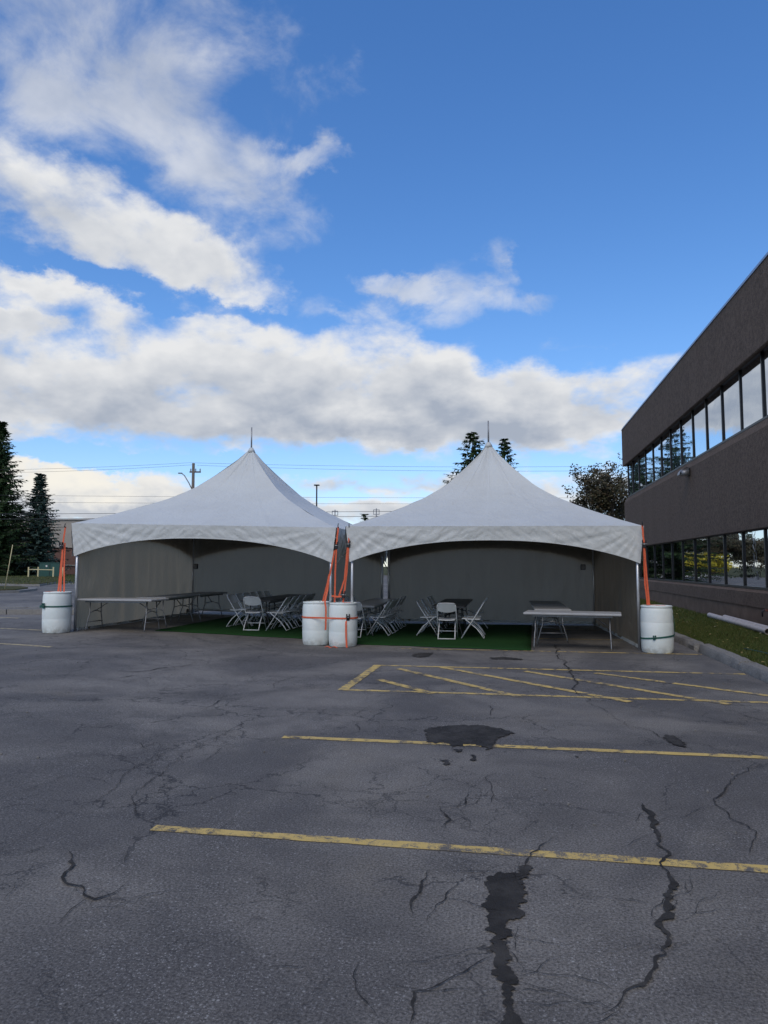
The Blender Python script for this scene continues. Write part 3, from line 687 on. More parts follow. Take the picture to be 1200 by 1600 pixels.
pipe('pale plastic pipe on the lawn, the one closer to the brown wall', (5.71, 16.2, 0.215), (5.86, 21.0, 0.225), 0.07)
b = MB(); b.tube([(4.2+0.05*i+0.06*math.sin(i*0.9), 13.9-0.28*i+0.05*math.cos(i*1.3), lawn_z(4.3, 13)+0.035) for i in range(14)], 0.012, 6)
tag(b.build('garden_hose', 'boxgreen', None, True), 'thin dark green hose lying in the grass of the lawn', 'hose')

# ------------------------------------------------------------------ tents
PR = [(0, 1.0), (.03, .955), (.08, .86), (.15, .75), (.22, .645), (.336, .485), (.42, .40), (.5, .325), (.62, .235), (.734, .158), (.85, .085), (.944, .03), (1.0, 0.0)]
def prof_h(r): return float(np.interp(r, [p[0] for p in PR], [p[1] for p in PR]))
def make_tent(label, cx, cy, rz, a, zg, eave, H, walls, gaps, seed, tilt=0.0):
    """square frame tent, half side a; local frame centred on the tent, tilt = rise of the ground per metre towards -x"""
    T = thing('frame_tent', label, 'tent', (cx, cy, 0), rz, 'white peaked frame tents')
    gl = lambda x: zg-tilt*x       # local ground
    ez = lambda x: eave-tilt*x     # local eave
    sides = [(0, -1), (1, 0), (0, 1), (-1, 0)]
    def sp(si, q, d):   # point on side si at parameter q in [-1,1], at distance d from the centre
        nx, ny = sides[si]; tx, ty = -ny, nx
        return nx*d+tx*q*d, ny*d+ty*q*d
    b = MB()
    for si in range(4):
        def fn(s_, t, si=si):
            q = s_*2-1; r = 1-t*0.985
            r = max(r, 0.015)
            sag = 0.035*(1-q*q)*math.sin(math.pi*min(1, r*1.0))*a
            x, y = sp(si, q, a*r)
            nx, ny = sides[si]; x -= nx*sag*0.5; y -= ny*sag*0.5
            z = ez(x)+H*prof_h(r)-sag*0.35
            fold = math.sin(q*9+seed*1.3+si)*0.020*math.exp(-((r-0.12)/0.12)**2)
            und = (vnoise(q*2.2+seed, r*3.0+si*5, 3)-0.5)*0.035*min(1, 6*r*(1.02-r))*(1-q**6)
            if min(abs(q-c_) for c_ in (-0.5, 0.0, 0.5)) < 0.004: und += 0.006
            und += (vnoise(q*9+seed*2, r*16+si*7, 12)-0.5)*0.010*min(1, 5*r*(1.02-r))
            return (x+nx*(fold+und*0.6), y+ny*(fold+und*0.6), z+und)
        b.grid(fn, 80, 44)
    roof = b.build('roof', 'vinyl', T); autosmooth(roof, 28)
    # peak cap and mast
    MB().lathe([(0.105, -0.09), (0.075, -0.02), (0.045, 0.03), (0.02, 0.035)], 14, (0, 0, eave+H)).build('peak_cap', 'vinyl', T, True)
    MB().tube([(0, 0, eave+0.35), (0, 0, eave+H-0.05)], 0.035, 10).build('centre_mast', 'alu', T, True)
    MB().tube([(0, 0, eave+H), (0, 0, eave+H+0.57)], [0.022, 0.016], 8).build('finial_rod', 'galv', T, True)
    for sx_, sy_ in ((1, 1), (1, -1)):
        MB().tube([(-a*sx_, -a*sy_, ez(-a*sx_)), (0, 0, eave+0.36), (a*sx_, a*sy_, ez(a*sx_))], 0.008, 6).build('cross_cable', 'galv', T)
    # valances, one on each side
    for si in range(4):
        nx, ny = sides[si]; tx, ty = -ny, nx
        def fv(s_, t, si=si):
            q = s_*2-1
            drop = 0.285+0.455*abs(q)**2.3
            qq = q*(1-0.028*t*(abs(q)**8))
            x = nx*a+tx*qq*a; y = ny*a+ty*qq*a
            zt = ez(x)
            k = 1-abs(q)
            # tension folds fanning out of the corners and small horizontal wrinkles
            ang = math.atan2(t*drop+0.02, k*a+0.05)
            fold = (math.sin(ang*26+seed+si*2.1)*0.6+math.sin(ang*47+seed*3+si)*0.4)*0.014*math.exp(-k*1.15)*min(1, t*2.5)*min(1, k*9)
            sk = (1 if q > 0 else -1)*(1-0.4*k)
            wr = (vnoise(q*20+seed*3-t*drop*9*sk, t*1.6+si*9, 7)-0.5)*0.034*min(1, t*3)*(0.35+0.65*abs(q))
            wr2 = (vnoise(q*55+seed-t*drop*22*sk, t*3+si*3, 9)-0.5)*0.014*min(1, t*3)
            o = 0.012+fold+wr+wr2-0.05*t*(1-abs(q)**3)*0.6
            return (x+nx*o, y+ny*o, zt-t*drop+0.004)
        b = MB(); b.grid(fv, 240, 16); vo = b.build('valance', 'vinyl', T, True)
        pts = [fv(i/80, 1.0) for i in range(81)]
        MB().ribbon([(p[0]+nx*0.002, p[1]+ny*0.002, p[2]+0.012) for p in pts], (0, 0, 1), 0.03, 0.005).build('hem', 'vinyl', vo)
        # eave beam
        p0 = (nx*a-tx*a, ny*a-ty*a); p1 = (nx*a+tx*a, ny*a+ty*a); k_ = 0.045
        MB().tube([(p0[0]-nx*k_+tx*k_, p0[1]-ny*k_+ty*k_, ez(p0[0])-0.05), (p1[0]-nx*k_-tx*k_, p1[1]-ny*k_-ty*k_, ez(p1[0])-0.05)], 0.028, 10).build('eave_beam', 'alu', T, True)
    # four legs with base plates
    for sx_ in (-1, 1):
        for sy_ in (-1, 1):
            x, y = sx_*(a-0.125), sy_*(a-0.06 if sy_ < 0 else a-0.145)
            lg = MB().tube([(x, y, gl(x)+0.008), (x, y, ez(x)-0.02)], 0.030, 12).build('leg', 'alu', T, True)
            MB().box((x, y, gl(x)+0.008), (0.16, 0.16, 0.012)).build('base_plate', 'alu', lg)
    # side walls hanging just inside the frame
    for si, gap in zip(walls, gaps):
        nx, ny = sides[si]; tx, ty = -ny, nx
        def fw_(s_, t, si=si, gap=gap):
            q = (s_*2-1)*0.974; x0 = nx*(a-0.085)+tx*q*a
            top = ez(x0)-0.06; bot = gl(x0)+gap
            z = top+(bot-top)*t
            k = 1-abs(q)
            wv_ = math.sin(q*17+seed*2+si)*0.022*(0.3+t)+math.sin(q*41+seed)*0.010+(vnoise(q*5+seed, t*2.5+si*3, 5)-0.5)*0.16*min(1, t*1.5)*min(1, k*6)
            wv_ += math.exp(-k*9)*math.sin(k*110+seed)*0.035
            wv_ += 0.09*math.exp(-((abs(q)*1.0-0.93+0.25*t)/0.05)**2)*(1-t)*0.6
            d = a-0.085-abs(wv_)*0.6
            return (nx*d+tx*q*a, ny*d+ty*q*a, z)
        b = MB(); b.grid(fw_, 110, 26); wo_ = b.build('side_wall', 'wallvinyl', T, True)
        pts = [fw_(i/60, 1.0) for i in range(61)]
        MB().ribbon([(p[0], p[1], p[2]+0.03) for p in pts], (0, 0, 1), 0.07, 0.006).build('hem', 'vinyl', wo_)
    return T
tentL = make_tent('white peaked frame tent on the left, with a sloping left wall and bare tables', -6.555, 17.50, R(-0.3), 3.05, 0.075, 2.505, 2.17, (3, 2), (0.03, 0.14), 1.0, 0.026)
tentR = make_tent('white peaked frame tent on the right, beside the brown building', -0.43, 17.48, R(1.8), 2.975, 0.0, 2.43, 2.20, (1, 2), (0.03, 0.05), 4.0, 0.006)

# artificial turf mats
def mat_rug(label, pts):
    b = MB(); n = 24
    A, B, C_, D = [Vector((*p, 0)) for p in pts]
    def fn(s_, t):
        p = A.lerp(B, s_).lerp(D.lerp(C_, s_), t); e = 0.02*math.sin(s_*19)+0.012*math.sin(s_*47+1) if t == 0 else 0
        return (p.x, p.y+e, gz(p.x)+0.014+0.006*vnoise(p.x*3, p.y*3, 2))
    b.grid(fn, 30, 30); k = len(b.v)
    o = b.build('turf_mat', 'rug', None, True); md = o.modifiers.new('thickness', 'SOLIDIFY'); md.thickness = 0.010; md.offset = -1
    return tag(o, label, 'mat', 'green turf mats')
mat_rug('green artificial turf mat on the ground of the left tent', [(-7.9, 15.12), (-3.95, 15.32), (-3.95, 20.1), (-7.9, 20.1)])
mat_rug('green artificial turf mat on the ground of the right tent', [(-3.85, 14.72), (0.42, 14.10), (0.62, 20.1), (-3.8, 20.1)])
# little dark boxes strapped to the rear legs
for lab, p in (('small dark box on the rear left leg inside the left tent', (-9.28, 20.22, 1.62)), ('small dark box by the rear right leg inside the right tent', (2.05, 20.38, 1.60))):
    o = thing('junction_box', lab, 'box', p, 0, 'boxes on the tent legs')
    MB().box((0, 0, 0), (0.13, 0.07, 0.15), None, 0.008).build('case', 'darkleg', o); MB().box((0, -0.038, 0), (0.10, 0.008, 0.12)).build('lid', 'tableleg', o)

# ------------------------------------------------------------------ barrels
def barrel_meshes():
    prof = [(0.235, 0.0), (0.268, 0.004), (0.280, 0.03), (0.288, 0.10), (0.292, 0.22), (0.2935, 0.285), (0.2922, 0.293), (0.2922, 0.303), (0.2945, 0.32), (0.296, 0.43), (0.2945, 0.555), (0.2922, 0.563), (0.2922, 0.573), (0.2935, 0.59),
            (0.292, 0.68), (0.288, 0.78), (0.279, 0.822), (0.274, 0.836), (0.282, 0.845), (0.286, 0.862), (0.280, 0.877), (0.262, 0.878), (0.256, 0.862), (0.05, 0.858)]
    body = MB().lathe(prof, 56).mesh('barrel_body', 'hdpe'); body.polygons.foreach_set('use_smooth', [True]*len(body.polygons)); body.set_sharp_from_angle(angle=R(50))
    bung = MB().lathe([(0.034, 0), (0.034, 0.014), (0.028, 0.018), (0.01, 0.018)], 16).mesh('bung', 'hdpe')
    return body, bung
BB, BG = barrel_meshes()
def barrel(label, u, v, rz=0.0):
    o = thing('plastic_barrel', label, 'barrel', (u, v, gz(u)+0.003), rz, 'white barrels used as tent weights')
    link('barrel_body', BB, o)
    link('bung', BG, o, (0.16, 0.06, 0.857)); link('bung', BG, o, (-0.16, -0.06, 0.857)); return o
barrel('white plastic barrel with a green strap at the far left tent corner', -9.67, 14.12, 0.4)
barrel('white plastic barrel between the tents, the left one of the pair', -3.93, 14.43, 1.2)
barrel('white plastic barrel between the tents, the right one of the pair', -3.335, 14.30, 2.1)
barrel('white plastic barrel with a green strap at the right tent corner', 2.77, 14.28, 0.9)

# straps
def ratchet(o, p, m='black', s_=1.0, rz=0.0):
    q = thing  # small steel ratchet buckle
    m3 = Matrix.Rotation(rz, 3, 'Z'); b = MB()
    b.box(p, (0.075*s_, 0.03*s_, 0.10*s_), m3, 0.006); b.box(Vector(p)+m3 @ Vector((0.03*s_, -0.01, 0.05*s_)), (0.016, 0.045*s_, 0.09*s_), m3); b.box(Vector(p)+m3 @ Vector((-0.03*s_, -0.01, 0.05*s_)), (0.016, 0.045*s_, 0.09*s_), m3)
    b.build('ratchet_buckle', m, o); MB().tube([Vector(p)+m3 @ Vector((-0.05*s_, -0.012, 0.02)), Vector(p)+m3 @ Vector((0.05*s_, -0.012, 0.02))], 0.012*s_, 8).build('ratchet_axle', 'galv', o)
def strap(label, runs, color='orange', ratchets=(), hook=None, group='ratchet straps', w_=0.034):
    o = thing('ratchet_strap', label, 'strap', runs[0][0][0], 0, group); base = Vector(runs[0][0][0])
    for pts, wd in runs:
        # resample with a little slack
        P_ = [Vector(p)-base for p in pts]; out = []
        for i in range(len(P_)-1):
            for k in range(6): out.append(P_[i].lerp(P_[i+1], k/6)+Vector(((vnoise(i*3+k, len(runs), 2)-0.5)*0.006, 0, 0)))
        out.append(P_[-1]); MB().ribbon(out, wd, w_, 0.005).build('webbing', color, o)
    for r_ in ratchets: ratchet(o, Vector(r_)-base)
    if hook:
        h = Vector(hook)-base; MB().tube([h+Vector((0, 0, 0.07)), h+Vector((0.0, -0.02, 0.05)), h+Vector((0, -0.03, 0.01)), h+Vector((0, -0.01, -0.015)), h+Vector((0, 0.01, 0.0))], 0.009, 8).build('hook', 'black', o, True)
    return o
def band(o, u, v, z, color, rad=0.302, tilt=0.0, w_=0.03, tiltdir=0.0):
    b = MB(); base = o.location; n = 48; k = 0
    for j in range(n):
        t = 2*math.pi*j/n
        for dr, dz in ((0, -w_/2), (0.006, -w_/2), (0.006, w_/2), (0, w_/2)):
            b.v.append((u+(rad+dr-0.004)*math.cos(t)-base.x, v+(rad+dr-0.004)*math.sin(t)-base.y, z+dz+tilt*math.cos(t-tiltdir)-base.z))
    for j in range(n):
        q = (j+1) % n
        for i in range(4): b.f.append((j*4+i, q*4+i, q*4+(i+1) % 4, j*4+(i+1) % 4))
    b.build('webbing', color, o)
zl = gz(-9.56)
XW = (1, 0.17, 0)
# left corner
so_ = strap('pair of orange straps from the far left tent corner to its barrel',
      [([(-9.60, 14.36, 2.50), (-9.62, 14.32, 2.12), (-9.60, 14.27, 1.6), (-9.57, 14.22, zl+0.875)], XW), ([(-9.60, 14.36, 2.14), (-9.55, 14.29, 1.6), (-9.50, 14.24, zl+0.875)], XW), ([(-9.63, 14.34, 2.1), (-9.64, 14.28, 1.4), (-9.63, 14.22, zl+0.88)], XW),
       ([(-9.68, 14.16, zl+0.888), (-9.8, 14.05, zl+0.884), (-9.66, 13.98, zl+0.888)], (0.3, 1, 0))], 'orange', [(-9.64, 14.29, 2.06)], (-9.60, 14.36, 2.50))
o = strap('green strap around the barrel at the far left tent corner', [([(-9.70, 13.84, zl+0.57), (-9.78, 13.875, zl+0.575), (-9.84, 13.92, zl+0.56)], (0, 0, 1))], 'green', (), None, w_=0.05)
band(o, -9.56, 14.12, zl+0.572, 'green'); ratchet(o, Vector((-9.68, 13.825, zl+0.57))-o.location, 'green', 0.8, -0.4)
o.location.x -= 0.11; so_.location.x -= 0.10
# middle corners
strap('black and orange strap on the right corner of the left tent',
      [([(-3.47, 14.40, 2.44), (-3.50, 14.36, 2.05)], XW), ([(-3.50, 14.36, 2.02), (-3.52, 14.36, 1.5), (-3.53, 14.36, 0.88)], XW)], 'orange', [(-3.50, 14.35, 2.03)], (-3.47, 14.40, 2.44))
strap('loose orange strap looped and hanging left of the leg between the tents',
      [([(-3.53, 14.34, 1.95), (-3.63, 14.33, 1.42)], XW), ([(-3.635, 14.32, 1.46), (-3.66, 14.30, 1.3), (-3.76, 14.28, 0.90)], XW), ([(-3.63, 14.31, 1.44), (-3.66, 14.29, 1.15), (-3.69, 14.2, 0.93), (-3.66, 14.08, 0.885), (-3.635, 14.06, 0.78), (-3.635, 14.055, 0.5), (-3.64, 14.06, 0.34)], XW)], 'orange')
strap('orange strap hanging from the left corner of the right tent',
      [([(-3.24, 14.42, 2.44), (-3.24, 14.40, 2.1)], XW), ([(-3.245, 14.40, 2.07), (-3.28, 14.38, 1.5), (-3.35, 14.35, 0.88)], XW), ([(-3.26, 14.39, 2.07), (-3.32, 14.36, 1.35), (-3.43, 14.33, 1.02)], XW), ([(-3.58, 14.30, 1.015), (-3.46, 14.29, 1.0), (-3.32, 14.29, 1.01)], (0, 0, 1)), ([(-3.35, 14.35, 0.885), (-3.24, 14.25, 0.885), (-3.16, 14.2, 0.885)], (0.3, 1, 0))], 'orange', [(-3.25, 14.39, 2.06), (-3.33, 14.30, 1.02)], (-3.24, 14.42, 2.44))
# band round the pair of barrels: hull of two circles
o = thing('ratchet_strap', 'orange strap cinched around the pair of barrels with a tail hanging to the ground', 'strap', (-3.63, 14.36, 0.58), 0, 'ratchet straps')
cA, cB = Vector((-3.93, 14.43)), Vector((-3.335, 14.30)); ax = (cB-cA).normalized(); a0 = math.atan2(ax.y, ax.x); ring = []
for k in range(25): t = a0-math.pi/2+math.pi*k/24; ring.append((cB.x+0.300*math.cos(t), cB.y+0.300*math.sin(t)))
for k in range(25): t = a0+math.pi/2+math.pi*k/24; ring.append((cA.x+0.300*math.cos(t), cA.y+0.300*math.sin(t)))
b = MB(); n = len(ring); hullc = (cA+cB)/2
for x, y in ring:
    d = Vector((x-hullc.x, y-hullc.y)).normalized()*0.006
    for e, dz in ((0, -0.016), (1, -0.016), (1, 0.016), (0, 0.016)): b.v.append((x+d.x*e+3.63, y+d.y*e-14.36, dz))
for j in range(n):
    q = (j+1) % n
    for i in range(4): b.f.append((j*4+i, q*4+i, q*4+(i+1) % 4, j*4+(i+1) % 4))
b.build('webbing', 'orange', o)
ratchet(o, Vector((0.45, -0.31, 0.0)), 'black', 0.9, 0.5)
MB().ribbon([(0.42, -0.315, 0.0), (0.42, -0.34, -0.12), (0.425, -0.35, -0.35), (0.44, -0.36, -0.55), (0.45, -0.38, -0.572)], XW, 0.035, 0.005).build('loose_tail', 'orange', o)
MB().ribbon([(0.02+0.02*i, -0.42-0.01*math.sin(i*1.4), -0.562+0.012*math.sin(i*0.9)) for i in range(13)], (0, 1, 0), 0.06, 0.008).build('loose_tail', 'orange', o)
# right corner
strap('orange strap from the right tent corner to the barrel by the kerb',
      [([(2.585, 14.45, 2.42), (2.60, 14.40, 2.06)], XW), ([(2.60, 14.40, 2.04), (2.625, 14.38, 1.5), (2.655, 14.36, 0.88)], XW), ([(2.60, 14.42, 2.04), (2.60, 14.40, 1.3), (2.63, 14.38, 0.88)], XW), ([(2.68, 14.36, 0.888), (2.80, 14.25, 0.884), (2.92, 14.2, 0.886)], (0.3, 1, 0))], 'orange', [(2.60, 14.39, 2.03)], (2.585, 14.45, 2.42))
o = strap('green strap around the barrel at the right tent corner', [([(3.075, 14.25, 0.335), (3.072, 14.2, 0.5), (3.05, 14.18, 0.7), (2.99, 14.14, 0.86)], (0, 1, 0))], 'green', (), None, w_=0.02)
band(o, 2.77, 14.28, 0.302, 'green', tilt=0.035); ratchet(o, Vector((2.66, 13.985, 0.283))-o.location, 'green', 0.6, 0.3)

# ------------------------------------------------------------------ tables
def table_meshes(dark):
    top = MB().box((0, 0, -0.0225), (1.83, 0.76, 0.045), None, 0.012).mesh('table_top', 'tabledark' if dark else 'tabletop')
    lm = 'darkleg' if dark else 'tableleg'
    H = 0.66; r = 0.0125
    def leg(sx_, sy_):
        return MB().tube([(sx_*0.70, sy_*0.20, 0), (sx_*0.70, sy_*0.21, -0.30), (sx_*0.71, sy_*0.235, -0.36), (sx_*0.72, sy_*0.30, -0.60), (sx_*0.72, sy_*0.31, -H+0.004)], r, 8).mesh('leg', lm, True)
    def bar(sx_):
        b = MB().tube([(sx_*0.715, -0.28, -0.47), (sx_*0.715, 0.28, -0.47)], r*0.85, 8); b.tube([(sx_*0.70, -0.20, -0.27), (sx_*0.70, 0, -0.22), (sx_*0.70, 0.20, -0.27)], r*0.8, 8); return b.mesh('crossbar', lm, True)
    def brace(sx_):
        b = MB().tube([(sx_*0.70, 0, -0.235), (sx_*0.45, 0, -0.08), (sx_*0.30, 0, -0.0)], r*0.8, 8); return b.mesh('brace', lm, True)
    rail = MB().box((0, 0.30, -0.02), (1.5, 0.02, 0.03)).box((0, -0.30, -0.02), (1.5, 0.02, 0.03)).mesh('apron_rail', lm)
    return top, [leg(a, c) for a in (-1, 1) for c in (-1, 1)], [bar(-1), bar(1)], [brace(-1), brace(1)], rail
TMS = {False: table_meshes(False), True: table_meshes(True)}
TH_ = 0.705
def table(label, u, v, rz, dark=False):
    top, legs, bars, braces, rail = TMS[dark]
    o = thing('folding_table', label, 'table', (u, v, gz(u)+0.02), rz, 'folding tables in the tents')
    link('table_top', top, o, (0, 0, TH_))
    for m_ in legs: link('leg', m_, o, (0, 0, TH_-0.045))
    for m_ in bars: link('crossbar', m_, o, (0, 0, TH_-0.045))
    for m_ in braces: link('brace', m_, o, (0, 0, TH_-0.045))
    link('apron_rail', rail, o, (0, 0, TH_-0.046)); return o
q90 = R(90)
table('grey-white folding table set crosswise at the front left of the left tent', -8.50, 14.80, R(-3))
table('grey-white folding table set lengthwise behind the crosswise table in the left tent', -8.26, 16.50, q90)
table('folding table at the back left of the left tent, farthest in its row', -8.26, 18.40, q90)
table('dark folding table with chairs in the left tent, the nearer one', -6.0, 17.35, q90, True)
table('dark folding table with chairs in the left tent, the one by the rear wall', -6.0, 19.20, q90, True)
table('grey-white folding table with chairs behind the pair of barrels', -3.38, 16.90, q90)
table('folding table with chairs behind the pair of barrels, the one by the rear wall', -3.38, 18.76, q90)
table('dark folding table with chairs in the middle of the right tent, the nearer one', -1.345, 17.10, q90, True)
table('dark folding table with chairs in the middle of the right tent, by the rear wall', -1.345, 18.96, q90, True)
table('grey-white folding table set crosswise at the front right of the right tent', 1.24, 14.52, R(-8))
table('folding table set lengthwise behind the crosswise one in the right tent', 0.92, 16.30, q90)
table('folding table at the rear of the right tent, end of the row without chairs', 0.92, 18.20, q90)

# ------------------------------------------------------------------ folding chairs
def chair_meshes():
    r = 0.0115; W = 0.205; ms = []
    ft = lambda z: 0.225-0.50*(z/0.79)          # front leg / back upright line (y at height z)
    for s_ in (-1, 1):
        ms.append(('front_leg', MB().tube([(s_*(W+0.012), ft(0), 0.006), (s_*(W+0.008), ft(0.44), 0.44), (s_*W, ft(0.70), 0.70), (s_*(W-0.01), ft(0.755), 0.755)], r, 8).mesh('front_leg', 'chairm', True)))
        ms.append(('rear_leg', MB().tube([(s_*(W-0.028), 0.14, 0.425), (s_*(W-0.028), 0.02, 0.33), (s_*(W-0.026), -0.12, 0.215), (s_*(W-0.022), -0.20, 0.115), (s_*(W-0.02), -0.27, 0.006)], r, 8).mesh('rear_leg', 'chairm', True)))
    b = MB().tube([(-W+0.01, ft(0.755), 0.755), (-W+0.04, ft(0.785), 0.785), (0, ft(0.79), 0.79), (W-0.04, ft(0.785), 0.785), (W-0.01, ft(0.755), 0.755)], r, 8); ms.append(('back_bow', b.mesh('back_bow', 'chairm', True)))
    b = MB().tube([(-W+0.02, -0.27, 0.016), (W-0.02, -0.27, 0.016)], r*0.9, 8); ms.append(('foot_bar', b.mesh('foot_bar', 'chairm', True)))
    b = MB().tube([(-W-0.01, ft(0.15), 0.15), (W+0.01, ft(0.15), 0.15)], r*0.8, 8); ms.append(('crossbar', b.mesh('crossbar', 'chairm', True)))
    def seat(s_, t, off=0.0):
        x = (s_-0.5)*2; y = 0.215-0.40*t; e = 0.19+0.005*(1-t)
        xx = x*e*(1-0.08*max(0, t-0.8)*5*abs(x)); z = 0.44+0.012*(x*x)-0.010*math.sin(t*math.pi)-0.02*t-0.02*max(0, 0.08-t)*8
        return (xx, y, z+off)
    b = MB().grid(seat, 10, 12); b2 = MB().grid(lambda s_, t: seat(1-s_, t, -0.016), 10, 12); k = len(b.v); b.v += b2.v; b.f += [tuple(i+k for i in f) for f in b2.f]
    ring = [seat(i/10, 0) for i in range(11)]+[seat(1, i/12) for i in range(1, 13)]+[seat(1-i/10, 1) for i in range(1, 11)]+[seat(0, 1-i/12) for i in range(1, 12)]
    for i in range(len(ring)):
        p, q = ring[i], ring[(i+1) % len(ring)]; b.quad(p, (p[0], p[1], p[2]-0.016), (q[0], q[1], q[2]-0.016), q)
    ms.append(('seat', b.mesh('seat', 'chair', False)))
    def back(s_, t, off=0.0):
        x = (s_-0.5)*2; zt = 0.775; zb = 0.615-0.035*(1-x*x); z = zt+(zb-zt)*t
        return (x*0.198, ft(z)-0.035*(1-x*x)+0.004+off, z)
    b = MB().grid(back, 14, 6); b2 = MB().grid(lambda s_, t: back(1-s_, t, 0.012), 14, 6); k = len(b.v); b.v += b2.v; b.f += [tuple(i+k for i in f) for f in b2.f]
    for i in range(14):
        p, q = back(i/14, 1), back((i+1)/14, 1); b.quad(p, q, (q[0], q[1]+0.012, q[2]), (p[0], p[1]+0.012, p[2]))
    ms.append(('backrest', b.mesh('backrest', 'chair', True)))
    return ms
CH = chair_meshes()
def chair(label, u, v, rz):
    o = thing('folding_chair', label, 'chair', (u, v, gz(u)+0.026), rz, 'white folding chairs')
    for nm, me in CH: link(nm, me, o)
    return o
ORD = ['first', 'second', 'third', 'fourth', 'fifth', 'sixth']
# facing +x: rz=-90deg ; facing -x: +90
def jit(k): return (hash1(k*1.7)-0.5)*R(9), (hash1(k*2.9+4)-0.5)*0.06
kk = 0
def row(us_, vs_, face, txt):
    global kk
    for i, v_ in enumerate(vs_):
        kk += 1; a, d = jit(kk)
        chair('white folding chair, %s from the front %s' % (ORD[i], txt), us_+d, v_, (R(-90) if face > 0 else R(90))+a)
chair('white folding chair with its back to the camera at the left tent table', -5.99, 16.38, R(2))
row(-6.52, [16.82, 17.37, 17.90, 18.42, 18.94, 19.46], 1, 'left of the left tent table')
row(-5.50, [16.58, 17.18, 17.76, 18.34, 18.92], -1, 'right of the left tent table')
chair('white folding chair half hidden behind the right barrel of the pair', -3.44, 15.98, R(-2))
row(-3.88, [16.45, 17.03, 17.62, 18.2, 18.8], 1, 'left of the table behind the barrels')
row(-2.98, [16.43, 16.98, 17.52, 18.2, 18.78], -1, 'right of the table behind the barrels')
chair('white folding chair with its back to the camera in the middle of the right tent', -1.345, 15.95, R(1))
row(-1.80, [16.62, 17.42, 18.75, 19.3], 1, 'left of the right tent table')
row(-0.83, [16.18, 16.98, 18.75], -1, 'right of the right tent table')

# ------------------------------------------------------------------ trees
def spruce(label, x, y, z0, h, rad, seed, m='needle', twig=0.34, dens=1.0, lowest=0.06):
    rg = random.Random(seed); o = thing('spruce_tree', label, 'tree', (x, y, z0), rg.uniform(0, 6), 'spruce trees')
    MB().tube([(0, 0, -0.1), (0.02, 0, h*0.4), (0, 0.02, h*0.98)], [h*0.016, h*0.010, 0.02], 8).build('trunk', 'bark', o, True)
    V = []; Fc = []; br = MB()
    nw = int(h*2.6*dens); leader = h
    for i in range(nw):
        t = i/(nw-1); z = h*(lowest+(0.985-lowest)*t); L0 = rad*((1-t)**0.85)*(1.0 if t > 0.08 else 0.75)+0.12
        nb = max(4, int((9 if t < 0.8 else 6)*dens))
        for j in range(nb):
            a = 6.283*(j+rg.random()*0.9)/nb+i*2.4; L = L0*rg.uniform(0.45, 1.2); dx, dy = math.cos(a), math.sin(a)
            up = 0.35*t-0.12; steps = max(3, int(L/(twig*0.55)))
            pts = []
            for s_ in range(steps+1):
                q = s_/steps; zz_ = z+L*(up*q-0.34*q*(1-0.75*q)*(1-t*0.8)); pts.append(Vector((dx*L*q, dy*L*q, zz_)))
            if L > 0.5: br.tube(pts[::max(1, steps//3)]+[pts[-1]], 0.012+0.006*L, 3, False)
            side = Vector((-dy, dx, 0))
            for s_ in range(1, steps+1):
                q = s_/steps; p = pts[s_]
                tl = twig*(1.25-0.6*q)*rg.uniform(0.75, 1.3)
                for sg in (-1, 1, 0):
                    d = (Vector((dx, dy, 0))*(0.75 if sg else 1.0)+side*sg*rg.uniform(0.6, 1.0)+Vector((0, 0, rg.uniform(-0.42, 0.12)))).normalized()
                    wv_ = d.cross(Vector((rg.uniform(-.6, .6), rg.uniform(-.6, .6), 1))).normalized()*tl*0.22
                    k = len(V); e = p+d*tl
                    V += [tuple(p-wv_*0.5), tuple(p+d*tl*0.55-wv_), tuple(e), tuple(p+d*tl*0.55+wv_)]; Fc.append((k, k+1, k+2, k+3))
                    if rg.random() < 0.55:      # hanging twig
                        d2 = (d*0.5+Vector((0, 0, -0.8))).normalized(); w2 = d2.cross(Vector((dx, dy, 0.2))).normalized()*tl*0.2; k = len(V)
                        V += [tuple(p-w2*0.4), tuple(p+d2*tl*0.4-w2), tuple(p+d2*tl*0.8), tuple(p+d2*tl*0.4+w2)]; Fc.append((k, k+1, k+2, k+3))
    br.build('branches', 'bark', o)
    me = bpy.data.meshes.new('crown'); me.from_pydata(V, [], Fc); me.materials.append(M[m]); link('crown', me, o); return o
def at(x, dist, z=0.2):
    p = ond(x, 885, dist); return p.x, p.y
x, y = at(-8, 94); spruce('big dark spruce cut off by the left edge of the picture', x, y, 0.2, 21.0, 5.8, 3, 'needle', 0.80, 1.0, 0.03)
x, y = at(58, 97); spruce('smaller bluish spruce right of the big one, beside the green utility box', x, y, 0.2, 14.3, 4.3, 5, 'needle_blue', 0.72, 1.05, 0.03)
x, y = at(26, 103); spruce('spruce half hidden between the two spruces at the left edge', x, y, 0.2, 10.5, 3.6, 8, 'needle', 0.7, 0.9, 0.03)
x, y = at(740, 71); spruce('tall spruce behind the peak of the right tent, left of its rod', x, y, 0.0, 15.3, 6.2, 17, 'needle', 0.62, 0.85)
x, y = at(791, 70); spruce('slender spruce behind the right tent, right of its peak', x, y, 0.0, 14.5, 4.2, 21, 'needle', 0.55, 0.9)
x, y = at(569, 120); spruce('tiny far spruce in the gap between the two tents', x, y, 0.0, 10.6, 2.2, 31, 'needle', 0.7, 0.6)

